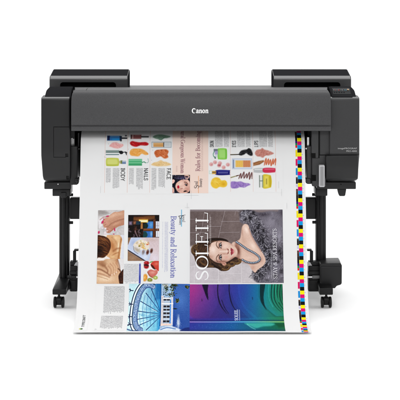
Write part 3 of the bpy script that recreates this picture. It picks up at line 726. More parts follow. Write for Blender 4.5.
def paint_skin_page():
    c = Canvas(208.4, 283.0, 124.5, 192.5, 4)
    for x in (230.6, 253.0, 275.6): c.rect(x - .16, x + .16, 124, 191.5, (228, 196, 188), .25)
    for s, x in (('SKIN', 213.8), ('EYES', 236.0), ('LIPS', 258.2)): write(c, s, x, 147.2, 3.6, 'up', (40, 40, 42), 6.4, 1.0, True)
    for xa, xb, sd in ((215.2, 222.8, 1), (224.2, 228.8, 2), (237.4, 244.6, 3), (246, 251.2, 4), (259.6, 267, 5), (268.4, 273.6, 6)): textblock(c, xa, xb, 124.8, 147.0, seed=20 + sd, ragged='up')
    # skin
    c.blob([(217.8, 149.6), (219.6, 148.4), (225.0, 148.4), (227.0, 149.8), (227.1, 158.0), (225.2, 159.4), (219.6, 159.3), (217.9, 158.2)], (132, 204, 78)); c.blob([(219.2, 150.2), (222, 149.6), (225.4, 150.2), (225.6, 157.4), (222, 158), (219.4, 157.2)], (178, 228, 132), 1.0, .75); c.rect(225.6, 226.7, 149.6, 158.2, (96, 178, 52), .6, .7)
    c.rect(213.9, 217.9, 149.0, 151.6, (106, 116, 128), .4); c.rect(215.0, 218.0, 151.0, 154.6, (170, 160, 208), .5); c.line(cr([(214.6, 151.6), (213.4, 154.0), (214.0, 156.6), (215.6, 157.6)], 5), .8, (98, 158, 132)); c.rect(214.8, 216.0, 156.4, 158.6, (58, 92, 74), .4); c.rect(215.4, 217.6, 154.6, 157.2, (208, 214, 222), .4)
    for x, y, d in ((211.4, 164.3, 0), (215.2, 162.3, 0), (220.1, 163.2, 0), (219.3, 165.4, 1), (228.0, 164.6, 0), (223.8, 167.3, 0)):
        c.ell(x, y, 1.85, 1.75, (214, 150, 150), .35); c.ell(x - .3, y - .4, 1.0, .9, (238, 190, 188), .8, .8); c.ell(x + .3, y + .2, .4, .3, (170, 84, 88), .8, .6)
        if d: c.rect(x - 1.2, x + 1.3, y - .8, y + .2, (150, 44, 60), .6, .8)
    c.blob([(216.2, 170.2), (229.0, 170.0), (229.9, 171.0), (229.8, 173.8), (229.0, 174.8), (216.2, 174.8)], (26, 26, 112)); c.rect(217.4, 228.8, 170.5, 171.2, (80, 84, 176), .4, .7); 
    for k in range(9): c.rect(218.4 + k * 1.1, 219.0 + k * 1.1, 172.0, 173.2, (160, 164, 214), .3, .8)
    c.rect(212.0, 216.3, 170.9, 174.0, (214, 164, 74), .35); c.rect(212, 216, 172.0, 172.6, (60, 50, 50), .3); c.rect(209.2, 212.2, 170.6, 173.9, (196, 214, 204), .35); c.rect(209.8, 211.8, 171.2, 173.2, (240, 244, 242), .4)
    bl = [(211.2, 181.6), (212.8, 178.6), (216.4, 177.2), (219.6, 178.2), (221.4, 180.2), (225.2, 180.2), (227.2, 183.0), (226.4, 186.0), (223.6, 187.2), (219.6, 186.8), (216.4, 188.4), (212.8, 187.2), (211.0, 184.4)]
    smear(c, bl, (238, 196, 62), (222, 164, 28), (248, 222, 116), 14, 40, .3); c.glow(223.6, 184.0, 2.2, 1.6, (218, 160, 22), .7); c.glow(215.4, 181.4, 3, 2, (248, 218, 104), .6)
    # eyes
    c.line([(230.8, 154.7), (240, 154.4)], [.9, .9], (44, 40, 34)); c.line([(230.8, 154.4), (236, 154.2)], .35, (130, 120, 90))
    smear(c, [(239.0, 154.4), (241.0, 151.0), (244.2, 149.8), (247, 149.4), (249.2, 148.2), (251.6, 150.2), (252.8, 154.6), (251.2, 155.8), (248.6, 154.8), (246.4, 153.2), (244, 154.6), (241, 155.4)], (26, 26, 28), (8, 8, 9), (128, 130, 134), 15, 46, -.4)
    c.rect(232.2, 252.0, 158.4, 169.0, (180, 192, 214), .4); c.rect(232.8, 251.4, 159.0, 168.4, (216, 224, 236), .4); c.rect(233.0, 234.2, 159.6, 168, (120, 134, 164), .4); c.rect(235.6, 243.2, 160.4, 167.0, (234, 186, 84), .35); c.rect(243.2, 250.6, 160.4, 167.0, (204, 130, 82), .35)
    for k in range(8):
        for j in range(4):
            c.line([(236.0 + k * 1.9, 161.2 + j * 1.6), (236.9 + k * 1.9, 162.2 + j * 1.6)], .3, (250, 218, 140) if k < 4 else (228, 168, 126), .3, .8)
    c.line([(231.0, 177.4), (238.4, 175.2)], [1.1, .8], (150, 142, 100)); c.line([(236.6, 175.8), (239.2, 175.0)], [.9, .4], (70, 20, 20)); zigzag(c, 239.4, 252.6, 172.4, 178.6, 5, (84, 34, 32), .75, 2)
    smear(c, [(230.8, 182.2), (233, 181.2), (237, 181.6), (240.8, 181.2), (244, 182.6), (248.4, 183.2), (250.2, 184.6), (247, 186.0), (244.4, 187.4), (240, 187.0), (236, 188.2), (231.2, 187.6)], (156, 124, 196), (116, 84, 164), (204, 184, 226), 17, 60, 1.2)
    # lips
    smear(c, [(255.0, 153.2), (257.0, 150.0), (260.8, 149.2), (262.4, 148.0), (264.6, 149.6), (268.4, 150.6), (272.2, 152.2), (273.8, 153.6), (270, 155.2), (265.6, 155.6), (263.0, 157.6), (260.0, 156.6), (257.0, 156.2)], (202, 134, 122), (156, 84, 74), (232, 184, 172), 18, 60, -.5)
    c.poly([(253.2, 162.8), (258.6, 161.0), (263.6, 160.2), (264.2, 161.6), (259.6, 164.6), (253.4, 165.8)], (148, 92, 54), .5); c.line([(254, 164.6), (262, 161.6)], .7, (196, 146, 98), .4, .8); zigzag(c, 264.4, 276.0, 159.2, 165.0, 5, (204, 92, 52), .95, 3); c.line([(264, 161.2), (272, 162.4)], .9, (224, 140, 92), .6, .7)
    c.blob([(254.2, 168.4), (263.2, 168.2), (263.2, 172.4), (254.4, 172.4), (253.8, 171)], (188, 190, 192)); c.rect(254.6, 263, 168.9, 169.8, (232, 234, 234), .4); c.rect(262.4, 264, 168.2, 172.4, (150, 186, 184), .3); c.blob([(263.6, 168.1), (274.0, 168.0), (275.3, 169.4), (275.1, 171.6), (273.8, 172.4), (263.8, 172.5)], (206, 48, 82)); c.rect(264.4, 274.2, 168.8, 169.5, (238, 140, 160), .4, .8)
    c.blob([(262.4, 175.2), (269.8, 175.0), (271.0, 177.0), (271.6, 181.4), (271.0, 186.0), (269.8, 187.6), (262.4, 187.6)], (216, 194, 56)); c.rect(264.4, 268.2, 176, 187, (236, 220, 104), .9, .8); c.rect(269.2, 270.6, 176.2, 186.6, (190, 164, 30), .5, .8); c.rect(265.8, 266.8, 178.6, 184.2, (130, 116, 40), .4, .7)
    c.rect(259.2, 263.0, 175.0, 187.4, (222, 226, 220), .35); c.rect(259.0, 259.7, 175.2, 187.2, (100, 112, 100), .3); c.rect(262.2, 262.9, 175.2, 187.4, (108, 128, 80), .3); c.rect(259.4, 262.8, 180.4, 181.2, (110, 126, 112), .3)
    c.rect(278.3, 278.5, 181.5, 188, (176, 176, 178), .3, .8)
    return c

def paint_feet():
    c = Canvas(97.6, 124.0, 210.2, 235.0, 4, (206, 200, 200)); c.grain(26, 5, 2); r = np.random.RandomState(9)
    for k in range(26): c.line(cr([(r.uniform(97, 124), r.uniform(210, 218)), (r.uniform(97, 124), r.uniform(214, 226)), (r.uniform(97, 124), r.uniform(222, 235))], 6), r.uniform(.3, 1.1), [(232, 228, 228), (170, 160, 160), (214, 206, 204)][k % 3], .8, .35)
    c.blob([(97.6, 210), (104, 210.6), (108, 213.6), (100, 215), (97.4, 214)], (150, 142, 138), 1.2, .7); c.blob([(98.6, 219.4), (102.0, 217.6), (103, 221), (101.4, 227), (98.6, 228)], (238, 232, 236), 1, .8)
    skin = (208, 148, 116)
    a = cr([(124.4, 211.0), (118, 212.0), (113.4, 212.4), (108.2, 216.2), (103.8, 219.2), (102.4, 222.4), (103.4, 226.4), (105.6, 228.6), (108, 227.2), (112, 223.4), (118, 221.0), (124.4, 218.8)], 6, True)
    b = cr([(124.4, 217.8), (118.8, 220.0), (113, 222.0), (107.8, 225.2), (106.2, 229.0), (106.8, 232.4), (109.4, 232.8), (112, 230.8), (115.2, 228.4), (119, 226.2), (124.4, 224.2)], 6, True)
    c.poly(b, (196, 132, 102), .4); c.poly(a, skin, .4)
    m0 = c.mask; c.polymask(a, .4); c.glow(113, 215.4, 6, 2.2, (236, 188, 158), .8, -.45); c.glow(106, 222.6, 2.6, 3, (222, 150, 130), .7); c.glow(119.5, 214.2, 4, 1.6, (226, 176, 144), .8, -.2); c.line(cr([(124, 219.2), (117, 221.2), (111.6, 223.8), (108, 227)], 5), .9, (146, 84, 62), 1.1, .85); c.mask = m0
    c.polymask(b, .4); c.glow(116, 223.6, 5, 1.2, (222, 166, 132), .8, -.4); c.glow(109, 230, 2, 2, (226, 160, 138), .6); c.mask = m0
    for x, y in ((103.2, 223.2), (104.0, 225.2), (105.2, 227.0)): c.line([(x, y), (x + 1.8, y - .9)], .35, (168, 94, 78), .4, .8)
    for x, y in ((107.2, 230.6), (108.4, 231.8), (110, 231.8), (111.6, 230.6)): c.line([(x, y), (x + .8, y - 1.5)], .35, (156, 84, 66), .4, .8)
    c.line(cr([(100, 219.6), (103, 217.4), (108, 216.4)], 5), .7, (190, 110, 104), .6, .8)
    for x, y, rx, ry, ro in ((102.3, 222.0, .9, 1.7, .5), (107.2, 216.2, 1.4, .6, -.2), (98.8, 232.2, .9, 1.3, .2), (114.4, 229.4, .7, 1.6, -.2), (103.6, 219.2, .6, .6, 0), (113.6, 233.9, .8, .4, 0)):
        c.ell(x, y, rx, ry, (206, 26, 84), .5, 1, ro); c.ell(x + .2, y - .2, rx * .5, ry * .5, (236, 90, 134), .8, .7, ro)
    for k in range(8): c.ell(r.uniform(98, 108), r.uniform(227, 234.6), .8, .6, (244, 226, 232), .8, .8)
    c.grain(7, .8, 3)
    return c

def paint_massage():
    c = Canvas(97.6, 124.0, 235.0, 259.0, 4, (240, 232, 222))
    sk = cr([(108, 234.6), (119.4, 234.6), (122.2, 238.4), (121.4, 244), (120.8, 250), (120.2, 256), (119.4, 259.6), (109, 259.6), (106, 250), (106.4, 240)], 6, True)
    c.poly(sk, (226, 168, 112), .4); m0 = c.mask; c.polymask(sk, .3)
    c.glow(116, 238, 4, 3, (246, 208, 156), .9); c.glow(118.8, 246.4, 2.0, 5, (255, 236, 196), .95, .1); c.glow(112.4, 246, 2.6, 6, (188, 108, 52), .75, -.3); c.line(cr([(121.6, 237.4), (120.2, 244), (119.4, 252), (118.4, 259)], 6), 1.0, (168, 92, 40), .9, .8)
    c.line(cr([(112, 237.4), (115.2, 241), (117.2, 245.6), (115.8, 250.2)], 6), .8, (196, 130, 80), 1.2, .7); c.line(cr([(113.6, 250.8), (116.6, 248.8), (120, 248.2)], 5), 1.0, (166, 96, 54), 1.0, .8); c.line(cr([(112.2, 255.6), (116, 253.2), (119, 252.6)], 5), .6, (176, 104, 52), .5, .8); c.glow(113, 256.5, 2.4, 1.6, (240, 196, 140), .8); c.mask = m0
    c.blob([(119.8, 234.6), (124.4, 234.4), (124.4, 259.4), (121.2, 259.4), (121.6, 248), (122.4, 240)], (222, 224, 236), .7)
    hair = cr([(97.2, 236.2), (101, 235.6), (106, 237.0), (109.6, 240.2), (111.0, 245.2), (109.8, 250.4), (107.4, 254.6), (103.4, 257.6), (97.2, 258.2)], 6, True)
    c.poly(hair, (72, 36, 18), .5); c.polymask(hair, .7)
    def fl(x, y): return math.atan2(252 - y, 112 - x) * .35 + (-.15 + (x - 97) * .06 if y < 247 else .25)
    c.strands(190, lambda: (rng.uniform(96, 107), rng.uniform(236, 258)), fl, 9, .45, [(140, 72, 28), (86, 42, 18), (36, 15, 8), (176, 102, 44), (50, 22, 12)], .75, .1)
    c.glow(99, 251, 5.4, 6, (20, 8, 6), .85); c.glow(103, 239.4, 5, 1.6, (170, 98, 44), .6, .35); c.glow(108.6, 247, 1.6, 5, (90, 40, 16), .6); c.mask = m0
    c.blob([(99, 257.4), (104, 257.8), (108, 256.6), (110, 259.4), (98, 259.4)], (238, 228, 220), .6)
    c.grain(6, .8, 4)
    return c

def paint_hands():
    c = Canvas(97.6, 124.0, 259.0, 283.8, 4, (222, 172, 128))
    c.glow(103, 263, 7, 3, (176, 116, 76), .8, .3); c.glow(110, 262.4, 4, 3, (238, 196, 152), .8); c.glow(106, 278.6, 9, 3.6, (250, 220, 184), .95); c.glow(104, 265.6, 5, 1.6, (150, 90, 54), .7, .35); c.glow(99, 269, 3, 3, (228, 174, 130), .7); c.glow(117, 262, 2, 4, (196, 128, 82), .7)
    c.poly([(97, 258.6), (107, 258.6), (104, 260.6), (97, 261.0)], (242, 234, 228), .6)
    for x0, y0, x1, y1, x2, y2 in ((109.6, 263.2, 113.0, 268.0, 112.6, 274.6), (112.4, 262.4, 115.4, 267.4, 115.0, 273.6), (107.6, 265.6, 110.6, 270, 110.4, 275.6), (114.8, 262.4, 117.4, 267, 117.0, 272.0)):
        c.line(cr([(x0, y0), (x1, y1), (x2, y2)], 6), 2.1, (232, 182, 138), .8, .95); c.line(cr([(x0 + 1.0, y0 + .6), (x1 + 1.0, y1), (x2 + 1.0, y2)], 6), .5, (188, 124, 86), .7, .8); c.ell(x2, y2 + .2, .6, .7, (246, 214, 188), .6, .9)
    c.line(cr([(97.4, 269.2), (101, 269.4), (106, 272.2), (110.4, 275.4)], 6), 1.0, (134, 72, 44), 1.0, .85); c.line(cr([(97.4, 271.2), (102, 272), (108, 275.2)], 6), 1.6, (236, 190, 148), .8, .9); c.line(cr([(99, 273.4), (104, 274.6), (110, 277.2)], 6), .7, (172, 108, 74), .9, .75); c.line(cr([(98, 276.0), (104, 277.8), (108.6, 279.2)], 5), .4, (178, 114, 74), .5, .7); c.line(cr([(106.6, 268), (108.4, 270.6), (108.0, 272.4)], 5), .7, (150, 86, 56), .8, .8)
    c.blob([(118.4, 258.6), (124.4, 258.6), (124.4, 271), (121, 270.8), (119.2, 266)], (232, 228, 228), .7); c.line(cr([(117.4, 258.6), (119.6, 265), (120.4, 271)], 6), .9, (150, 88, 52), .7, .8)
    h = cr([(124.6, 269.6), (121.4, 272.0), (119.2, 275.4), (119.4, 279.4), (120.8, 284.4), (124.6, 284.4)], 6, True)
    c.poly(h, (62, 30, 20), .5); m0 = c.mask; c.polymask(h, .5); c.strands(40, lambda: (rng.uniform(119, 124), rng.uniform(270, 284)), lambda x, y: 1.1 + .6 * math.sin(y), 4, .4, [(120, 62, 34), (30, 12, 8), (90, 44, 26)], .7, .4); c.mask = m0
    c.line(cr([(118.6, 268.8), (120.6, 270.4), (121.4, 272.4)], 5), .7, (70, 34, 22), .6, .8)
    c.grain(6, .8, 6)
    return c

def paint_room():
    c = Canvas(128.0, 159.2, 215.0, 237.6, 4, (24, 15, 13)); r = np.random.RandomState(2)
    for y, w, col in ((216.0, .5, (96, 50, 22)), (217.4, .9, (176, 92, 30)), (218.8, .6, (206, 122, 48)), (220.0, .6, (120, 60, 26))): c.line(cr([(134, y + .8), (140, y + .6), (147, y - .4), (154, y - .6)], 6), w, col, .8, .85)
    c.glow(143.6, 219.6, 6, 1.6, (206, 116, 40), .6); c.glow(136.5, 222.4, 3, 1.4, (170, 90, 46), .7)
    c.rect(146.2, 153.2, 221.6, 229.0, (44, 112, 196), .4); c.rect(143.4, 152.6, 231.2, 237.6, (40, 104, 190), .4); c.glow(151.0, 225, 1.8, 3, (96, 170, 232), .8); c.glow(151.4, 234, 1.2, 3, (130, 190, 236), .8)
    c.blob([(144, 224), (146.4, 223.0), (148, 225.6), (146.8, 228.6), (144.4, 228.6)], (20, 44, 36), .5); c.blob([(143.4, 232), (146, 231.8), (147.6, 235), (146, 237.6), (143.4, 237.6)], (18, 62, 58), .5, .9)
    c.rect(143.2, 159.2, 228.6, 231.0, (112, 60, 32), .4); c.rect(144, 159, 229.0, 229.5, (170, 100, 56), .4, .8); c.rect(153.2, 155.6, 219, 237.6, (82, 42, 26), .4); c.rect(153.6, 154.2, 220, 237, (140, 80, 46), .4, .7)
    c.rect(155.6, 159.2, 221.4, 228.6, (206, 208, 222), .4); c.rect(155.8, 159.2, 231.0, 237.0, (222, 222, 232), .4); c.rect(157.2, 157.6, 221.4, 237, (150, 146, 156), .3, .8); c.rect(156, 159, 225.6, 226.0, (150, 140, 146), .3, .8)
    c.rect(138.8, 148.0, 219.6, 222.7, (236, 190, 62), .4); c.rect(139.6, 147.2, 220.4, 222.0, (250, 236, 190), .5); c.rect(140.6, 142.8, 223, 229, (214, 138, 58), .6, .8)
    c.rect(136.0, 140.6, 221.4, 224.8, (26, 50, 66), .4); c.rect(128.8, 132, 221.6, 225.0, (150, 130, 168), .9, .8); c.rect(133.4, 135.4, 221.8, 224.4, (172, 102, 70), .8, .8)
    for k in range(16):
        x, y = r.uniform(128.5, 143), r.uniform(226, 237); c.line(cr([(x, y), (x + r.uniform(-1, 1), y + 1.6), (x + r.uniform(-2, 2), y + 3)], 4), r.uniform(.4, 1.1), [(70, 36, 26), (44, 22, 18), (96, 54, 40), (120, 100, 116)][k % 4], .6, .8)
    c.line(cr([(135.2, 231), (136.2, 234), (138, 237.2)], 5), .6, (170, 140, 160), .6, .8); c.line(cr([(139.4, 229.4), (138.8, 233), (139.6, 236)], 5), .5, (130, 100, 110), .6, .8)
    c.grain(5, .8, 7)
    return c

def paint_food():
    c = Canvas(128.0, 159.2, 237.6, 261.0, 4, (222, 200, 204)); c.glow(155, 258, 5, 5, (232, 220, 232), .9); c.glow(152, 240, 6, 2, (206, 178, 172), .6)
    for k in range(6): c.line([(146 + k * 3, 237), (152 + k * 3, 247)], .4, (208, 186, 190), .6, .5)
    c.poly([(127.8, 237.4), (131.4, 237.4), (128.6, 244.6), (127.8, 245)], (150, 112, 84), .4)
    c.poly([(131.4, 237.8), (140, 237.4), (147.4, 243.2), (151.2, 253.4), (149, 261.4), (145.6, 261.4), (127.6, 249.4), (128.4, 245.4)], (196, 208, 236), .4); c.glow(133.4, 242.6, 2.6, 3.6, (158, 176, 220), .6, .5); c.glow(145.6, 257.0, 2.4, 2, (226, 232, 246), .8)
    c.poly([(127.6, 250.6), (145.4, 261.6), (127.6, 261.6)], (152, 112, 82), .4); c.line([(127.6, 249.8), (145.8, 261.2)], 1.0, (40, 30, 36), .4); c.glow(133, 258, 4, 2.4, (176, 136, 104), .7)
    c.blob([(133.6, 245.0), (136.4, 241.6), (141, 239.4), (146.6, 242.0), (149.6, 246.6), (146.4, 250.4), (140.4, 250.0), (135.0, 249.6)], (236, 222, 204), .6)
    r = np.random.RandomState(8)
    for k in range(34):
        x, y = r.uniform(135, 148.5), r.uniform(240.6, 249.4); c.line(cr([(x, y), (x + r.uniform(-1, 1.6), y + r.uniform(.3, 1.2)), (x + r.uniform(-1, 2), y + r.uniform(.8, 1.9))], 4), r.uniform(.4, .9), [(238, 198, 96), (250, 242, 220), (224, 146, 72), (210, 188, 150), (172, 150, 84)][k % 5], .5, .85)
    c.ell(147.4, 244.6, .9, .7, (226, 104, 62), .6); c.ell(139.6, 246.2, .8, .7, (120, 130, 60), .6, .8)
    c.ell(137.0, 249.8, 4.0, 2.4, (214, 216, 224), .4, .85, .7); c.ell(137.4, 250, 3.0, 1.5, (190, 172, 150), .6, .9, .7); c.line(cr([(133.6, 246.6), (134.6, 251), (138.2, 253.8)], 5), .45, (120, 116, 128), .5, .8)
    for x, y in ((143.4, 252.2), (147.6, 252.3), (151.4, 250.9)):
        c.ell(x, y, 1.7, 2.7, (206, 206, 214), .35, 1, .25); c.ell(x + .2, y, 1.25, 2.2, (96, 46, 36) if x > 145 else (142, 134, 140), .5, 1, .25); c.ell(x - .4, y - .8, .4, .7, (176, 120, 104), .6, .7)
    c.grain(6, .8, 8)
    return c

def paint_fruit():
    c = Canvas(144.0, 159.2, 261.0, 281.8, 4, (236, 232, 230)); r = np.random.RandomState(3)
    for x, y, rx, ry in ((147.0, 263.2, 2.6, 1.9), (146.8, 266.6, 2.4, 2.2)):
        c.ell(x, y, rx, ry, (176, 16, 26), .3); c.glow(x - .6, y - .5, 1.0, .7, (230, 80, 76), .8)
    c.blob([(144, 264.6), (147, 264.4), (149, 265.2), (148.6, 266.4), (145, 266.0)], (50, 22, 24), .5, .8); c.line(cr([(150.6, 262.6), (153, 261.8), (154.4, 263)], 5), 1.0, (108, 152, 66), .5)
    c.poly(cr([(151.0, 264.4), (154, 261.4), (159.4, 260.8), (159.4, 270.8), (156.0, 269.4), (152.2, 267.6)], 6, True), (222, 62, 46), .4); c.glow(156.6, 264, 2.2, 1.6, (240, 116, 92), .8); c.blob([(151.2, 264.8), (153.4, 265.8), (155.8, 269.6), (153.2, 268.6)], (64, 30, 24), .5, .9)
    c.poly(cr([(148.0, 272.0), (151, 269.6), (154.4, 270.4), (157.2, 270.2), (158.0, 272.6), (156.0, 275.6), (153.0, 277.8), (149.8, 276.0)], 6, True), (222, 112, 98), .4); c.glow(153, 272.6, 2.6, 1.4, (240, 160, 142), .9); c.line(cr([(148.2, 272.2), (150.2, 275.8), (153, 277.6)], 5), .8, (150, 90, 50), .5, .8)
    c.ell(145.6, 277.8, 2.4, 3.6, (240, 148, 30), .25, 1, .2); c.glow(145.2, 277.4, 1.2, 2.2, (250, 186, 84), .8)
    for k in range(5): c.line([(145.2, 277.6), (145.2 + 2 * math.cos(k * .7 - 1.4), 277.6 + 3.2 * math.sin(k * .7 - 1.4))], .2, (252, 214, 140), .3, .7)
    c.ell(150.4, 280.0, 2.5, 1.9, (136, 140, 42), .3); c.ell(150.4, 279.9, 1.5, 1.1, (182, 186, 82), .6); c.ell(155.8, 277.8, 2.2, 1.8, (164, 184, 62), .3); c.ell(155.8, 277.8, 1.0, .8, (220, 226, 160), .7)
    for k in range(10): c.ell(150.4 + 1.3 * math.cos(k * .63), 280 + .95 * math.sin(k * .63), .2, .18, (40, 36, 20), .5)
    c.grain(5, .7, 9)
    return c

def paint_spa_text():
    c = Canvas(124.0, 188.0, 206.0, 283.6, 4)
    write(c, 'Beauty and Relaxation', 170.9, 215.9, 5.4, 'down', (88, 92, 168), 62.2, .92, thin=.06)
    textblock(c, 162.4, 163.6, 222.0, 272, (176, 178, 206), .8, 'down', 30, .8); textblock(c, 164.6, 168.0, 222.0, 274, (168, 170, 200), .9, 'down', 31, .8)
    textblock(c, 124.6, 138.6, 264.0, 283.4, (140, 140, 146), .95, 'down', 32, .75)
    c.blob([(139.6, 265.0), (140.4, 264.2), (141.2, 265.0), (141.2, 284), (139.6, 284)], (60, 72, 164), .3); textblock(c, 139.8, 141.2, 266, 276, (170, 176, 220), .6, 'down', 33, .6)
    c.rect(181.1, 181.8, 209.8, 226.6, (84, 168, 214), .3)
    write(c, 'S', 179.2, 215.2, 4.6, 'down', (48, 50, 56), 3.6, .9); write(c, 'oul', 182.4, 217.6, 2.6, 'down', (84, 88, 96), 4.6, .9); write(c, 'Beauty', 179.4, 218.4, 2.2, 'down', (92, 96, 104), 6.6, .9)
    c.line([(178.4, 216.4), (185.2, 215.0)], [.5, .3], (60, 60, 66), .3)
    return c

def paint_cover():
    c = Canvas(190.0, 283.2, 209.6, 283.0, 4, (118, 101, 99))
    # wall: warm grey stone above, pale below
    W0 = c.a; t = np.clip((c.X - 195) / 60, 0, 1)[..., None]
    c.a = W0 * (1 - .12 * (1 - t)) + 6 * t
    c.rect(189, 242, 246.0, 284, (204, 196, 200), 1.2); c.rect(240, 284, 262, 284, (204, 196, 200), 2); c.glow(199, 276, 7, 6, (216, 208, 213), .7); c.glow(228, 279, 9, 5, (208, 199, 202), .6)
    c.grain(9, 6, 12); c.grain(6, 1.6, 13)
    g1, g2 = (158, 146, 148), (222, 216, 219)
    c.rect(189, 284, 209.4, 211.4, (142, 130, 134), .6, .8)
    for p, w in (([(221.6, 221.6), (240.8, 221.4)], .42), ([(204.4, 226.6), (221.0, 226.4)], .42), ([(189.6, 232.8), (204, 232.4)], .38), ([(220.2, 232.6), (239.6, 232.2)], .38), ([(225.2, 211), (222.6, 221.6)], .42), ([(222.2, 222), (218.6, 238.4)], .42), ([(204.6, 212), (202.6, 226.4), (199.8, 236)], .34), ([(236, 211.4), (235.2, 215)], .3), ([(189.6, 219.4), (203.4, 219.2)], .3)): c.line(p, w, g1, .3, .85)
    for p, w in (([(218.5, 266), (218.4, 283)], .6), ([(194.6, 265), (194.6, 283)], .45), ([(189.6, 266.2), (198.6, 266.2)], .4), ([(241.6, 264), (241.4, 283)], .5), ([(206, 279.6), (218.4, 279.6)], .35), ([(218.6, 273.6), (241, 273.4)], .35)): c.line(p, w, g2, .3, .9)
    m0 = c.mask
    # soft fur filling the right side
    fur = cr([(240.4, 222.0), (240.6, 214.0), (244.0, 210.4), (250, 209.4), (256, 211.6), (262, 212.4), (270, 211.2), (278, 211.6), (284, 211.0), (284, 284), (262, 284), (255, 281.0), (252.6, 276), (252.4, 271), (256, 268), (262, 262), (262, 254), (254, 243), (249, 232), (246, 225)], 6, True)
    c.poly(fur, (104, 99, 110), .8); c.polymask(fur, 1.0)
    c.glow(271, 222, 8, 9, (140, 134, 148), .9); c.glow(279, 236, 4, 8, (156, 151, 166), .8); c.glow(264, 214.6, 6, 2, (62, 55, 66), .9); c.glow(276, 264, 5, 9, (132, 128, 142), .8); c.glow(281, 254, 2.4, 5, (14, 12, 17), .95); c.glow(266, 276, 6, 5, (140, 136, 148), .6); c.glow(282.5, 213, 2, 3, (60, 54, 64), .7); c.glow(274, 246, 3, 6, (78, 73, 84), .6)
    for k in range(46):                                              # the pelt lies in soft tufts
        x, y = rng.uniform(258, 284), rng.uniform(213, 283); c.glow(x, y, rng.uniform(.8, 2.0), rng.uniform(1.0, 3.0), [(62, 57, 67), (164, 160, 174), (92, 87, 98), (176, 172, 186)][k % 4], rng.uniform(.25, .55), rng.uniform(-.6, .2))
    c.strands(520, lambda: (rng.uniform(256, 284), rng.uniform(211, 284)), lambda x, y: 1.9 + .5 * math.sin(x * .35 + y * .2), 2.6, .4, [(168, 164, 178), (92, 87, 99), (132, 126, 140), (76, 71, 82), (180, 177, 190), (62, 58, 67)], .3, .35)
    c.mask = m0
    c.mask = m0; c.polymask(fur, 1.0)
    for x, y, rx, ry, al in ((273, 246, 2.2, 3.6, .7), (279.6, 251, 2.6, 3.6, .8), (270.5, 267, 2.0, 3.0, .7), (278, 262, 1.6, 2.6, .55), (281, 271, 2.0, 2.4, .7), (274.6, 276, 2.2, 1.8, .6), (277, 240, 1.4, 2.2, .5), (266.4, 279.6, 2.4, 1.4, .5)): c.glow(x, y, rx, ry, (26, 23, 29), al, .3)
    c.strands(420, lambda: (rng.uniform(264, 284), rng.uniform(240, 283)), lambda x, y: 2.2 + .7 * math.sin(x * .6) + .5 * math.sin(y * .5), 3.0, .34, [(176, 172, 186), (140, 135, 149), (196, 193, 204), (40, 36, 44), (60, 55, 65)], .55, .5)
    c.mask = m0
    # dark fur trim along the neckline
    trim = [(243.4, 213.6), (248.6, 215.4), (253.6, 221.2), (257.8, 229.2), (261.8, 237.2), (265.8, 245.2), (268.8, 253.2), (267.8, 261.2), (263.2, 268.8), (258.2, 275.2)]
    tw = [6.4, 9.6, 11.0, 11.0, 11.0, 10.8, 10.4, 10.4, 11.0, 11.4]
    c.line(cr(trim, 5), np.interp(np.arange((len(trim) - 1) * 5 + 1) / 5.0, range(len(trim)), tw), (64, 60, 69), 2.2, .9)
    tp = np.array(cr(trim, 10)); td = np.gradient(tp, axis=0)
    def st(off):
        def f():
            k = rng.randint(len(tp)); n = np.array([td[k, 1], -td[k, 0]]); n /= np.hypot(*n) + 1e-9
            return tuple(tp[k] + n * rng.normal(0, off) + rng.normal(0, .4, 2))
        return f
    def ff(x, y):
        k = np.argmin((tp[:, 0] - x) ** 2 + (tp[:, 1] - y) ** 2); tx, ty = td[k]; n = np.array([ty, -tx]); sgn = 1 if np.dot(np.array([x, y]) - tp[k], n) > 0 else -1
        return math.atan2(ty, tx) + sgn * -.9
    for k in range(60):                                              # clumps with dark hollows between
        x, y = st(2.6)(); c.glow(x, y, rng.uniform(.7, 1.5), rng.uniform(.9, 2.0), [(15, 13, 18), (24, 22, 28), (146, 142, 155), (15, 13, 18)][k % 4], rng.uniform(.45, .85), rng.uniform(-.8, .3))
    for n_, off, L_, w_, cols in ((620, 2.6, 2.6, .46, [(17, 15, 20), (30, 27, 35), (26, 24, 30), (92, 88, 100)]), (560, 2.9, 2.8, .34, [(176, 173, 186), (150, 147, 160), (206, 203, 214), (110, 106, 118), (28, 25, 32)]), (320, 3.8, 3.4, .26, [(214, 211, 220), (186, 183, 196), (130, 126, 140), (22, 20, 26)])):
        c.strands(n_, st(off), ff, L_, w_, cols, .85, .65)
    for x, y, rr in ((250.4, 217.8, 1.5), (246.0, 219.4, 1.2), (258.2, 227.6, 1.5), (262.0, 240.2, 1.5), (266, 249, 1.4), (257.4, 274.8, 2.4), (253.6, 212.8, 1.2), (270, 255, 1.6), (263.6, 231, 1.2), (255.4, 270.6, 1.6)): c.glow(x, y, rr, rr * 1.3, (12, 10, 15), .75, .4)
    c.strands(160, lambda: (rng.normal(257.6, 3.0), rng.normal(275.0, 2.4)), lambda x, y: math.atan2(y - 273, x - 260), 3.0, .34, [(22, 20, 26), (50, 46, 54), (160, 156, 167), (190, 187, 197), (34, 31, 38)], .8, .6)
    c.strands(120, lambda: (rng.normal(244.6, 1.8), rng.normal(215.5, 2.8)), lambda x, y: math.pi + .6 * math.sin(y), 2.6, .34, [(176, 174, 187), (128, 126, 139), (44, 40, 50), (204, 202, 212)], .75, .6)
    # shoulder, chest and neck
    skin = (226, 190, 172)
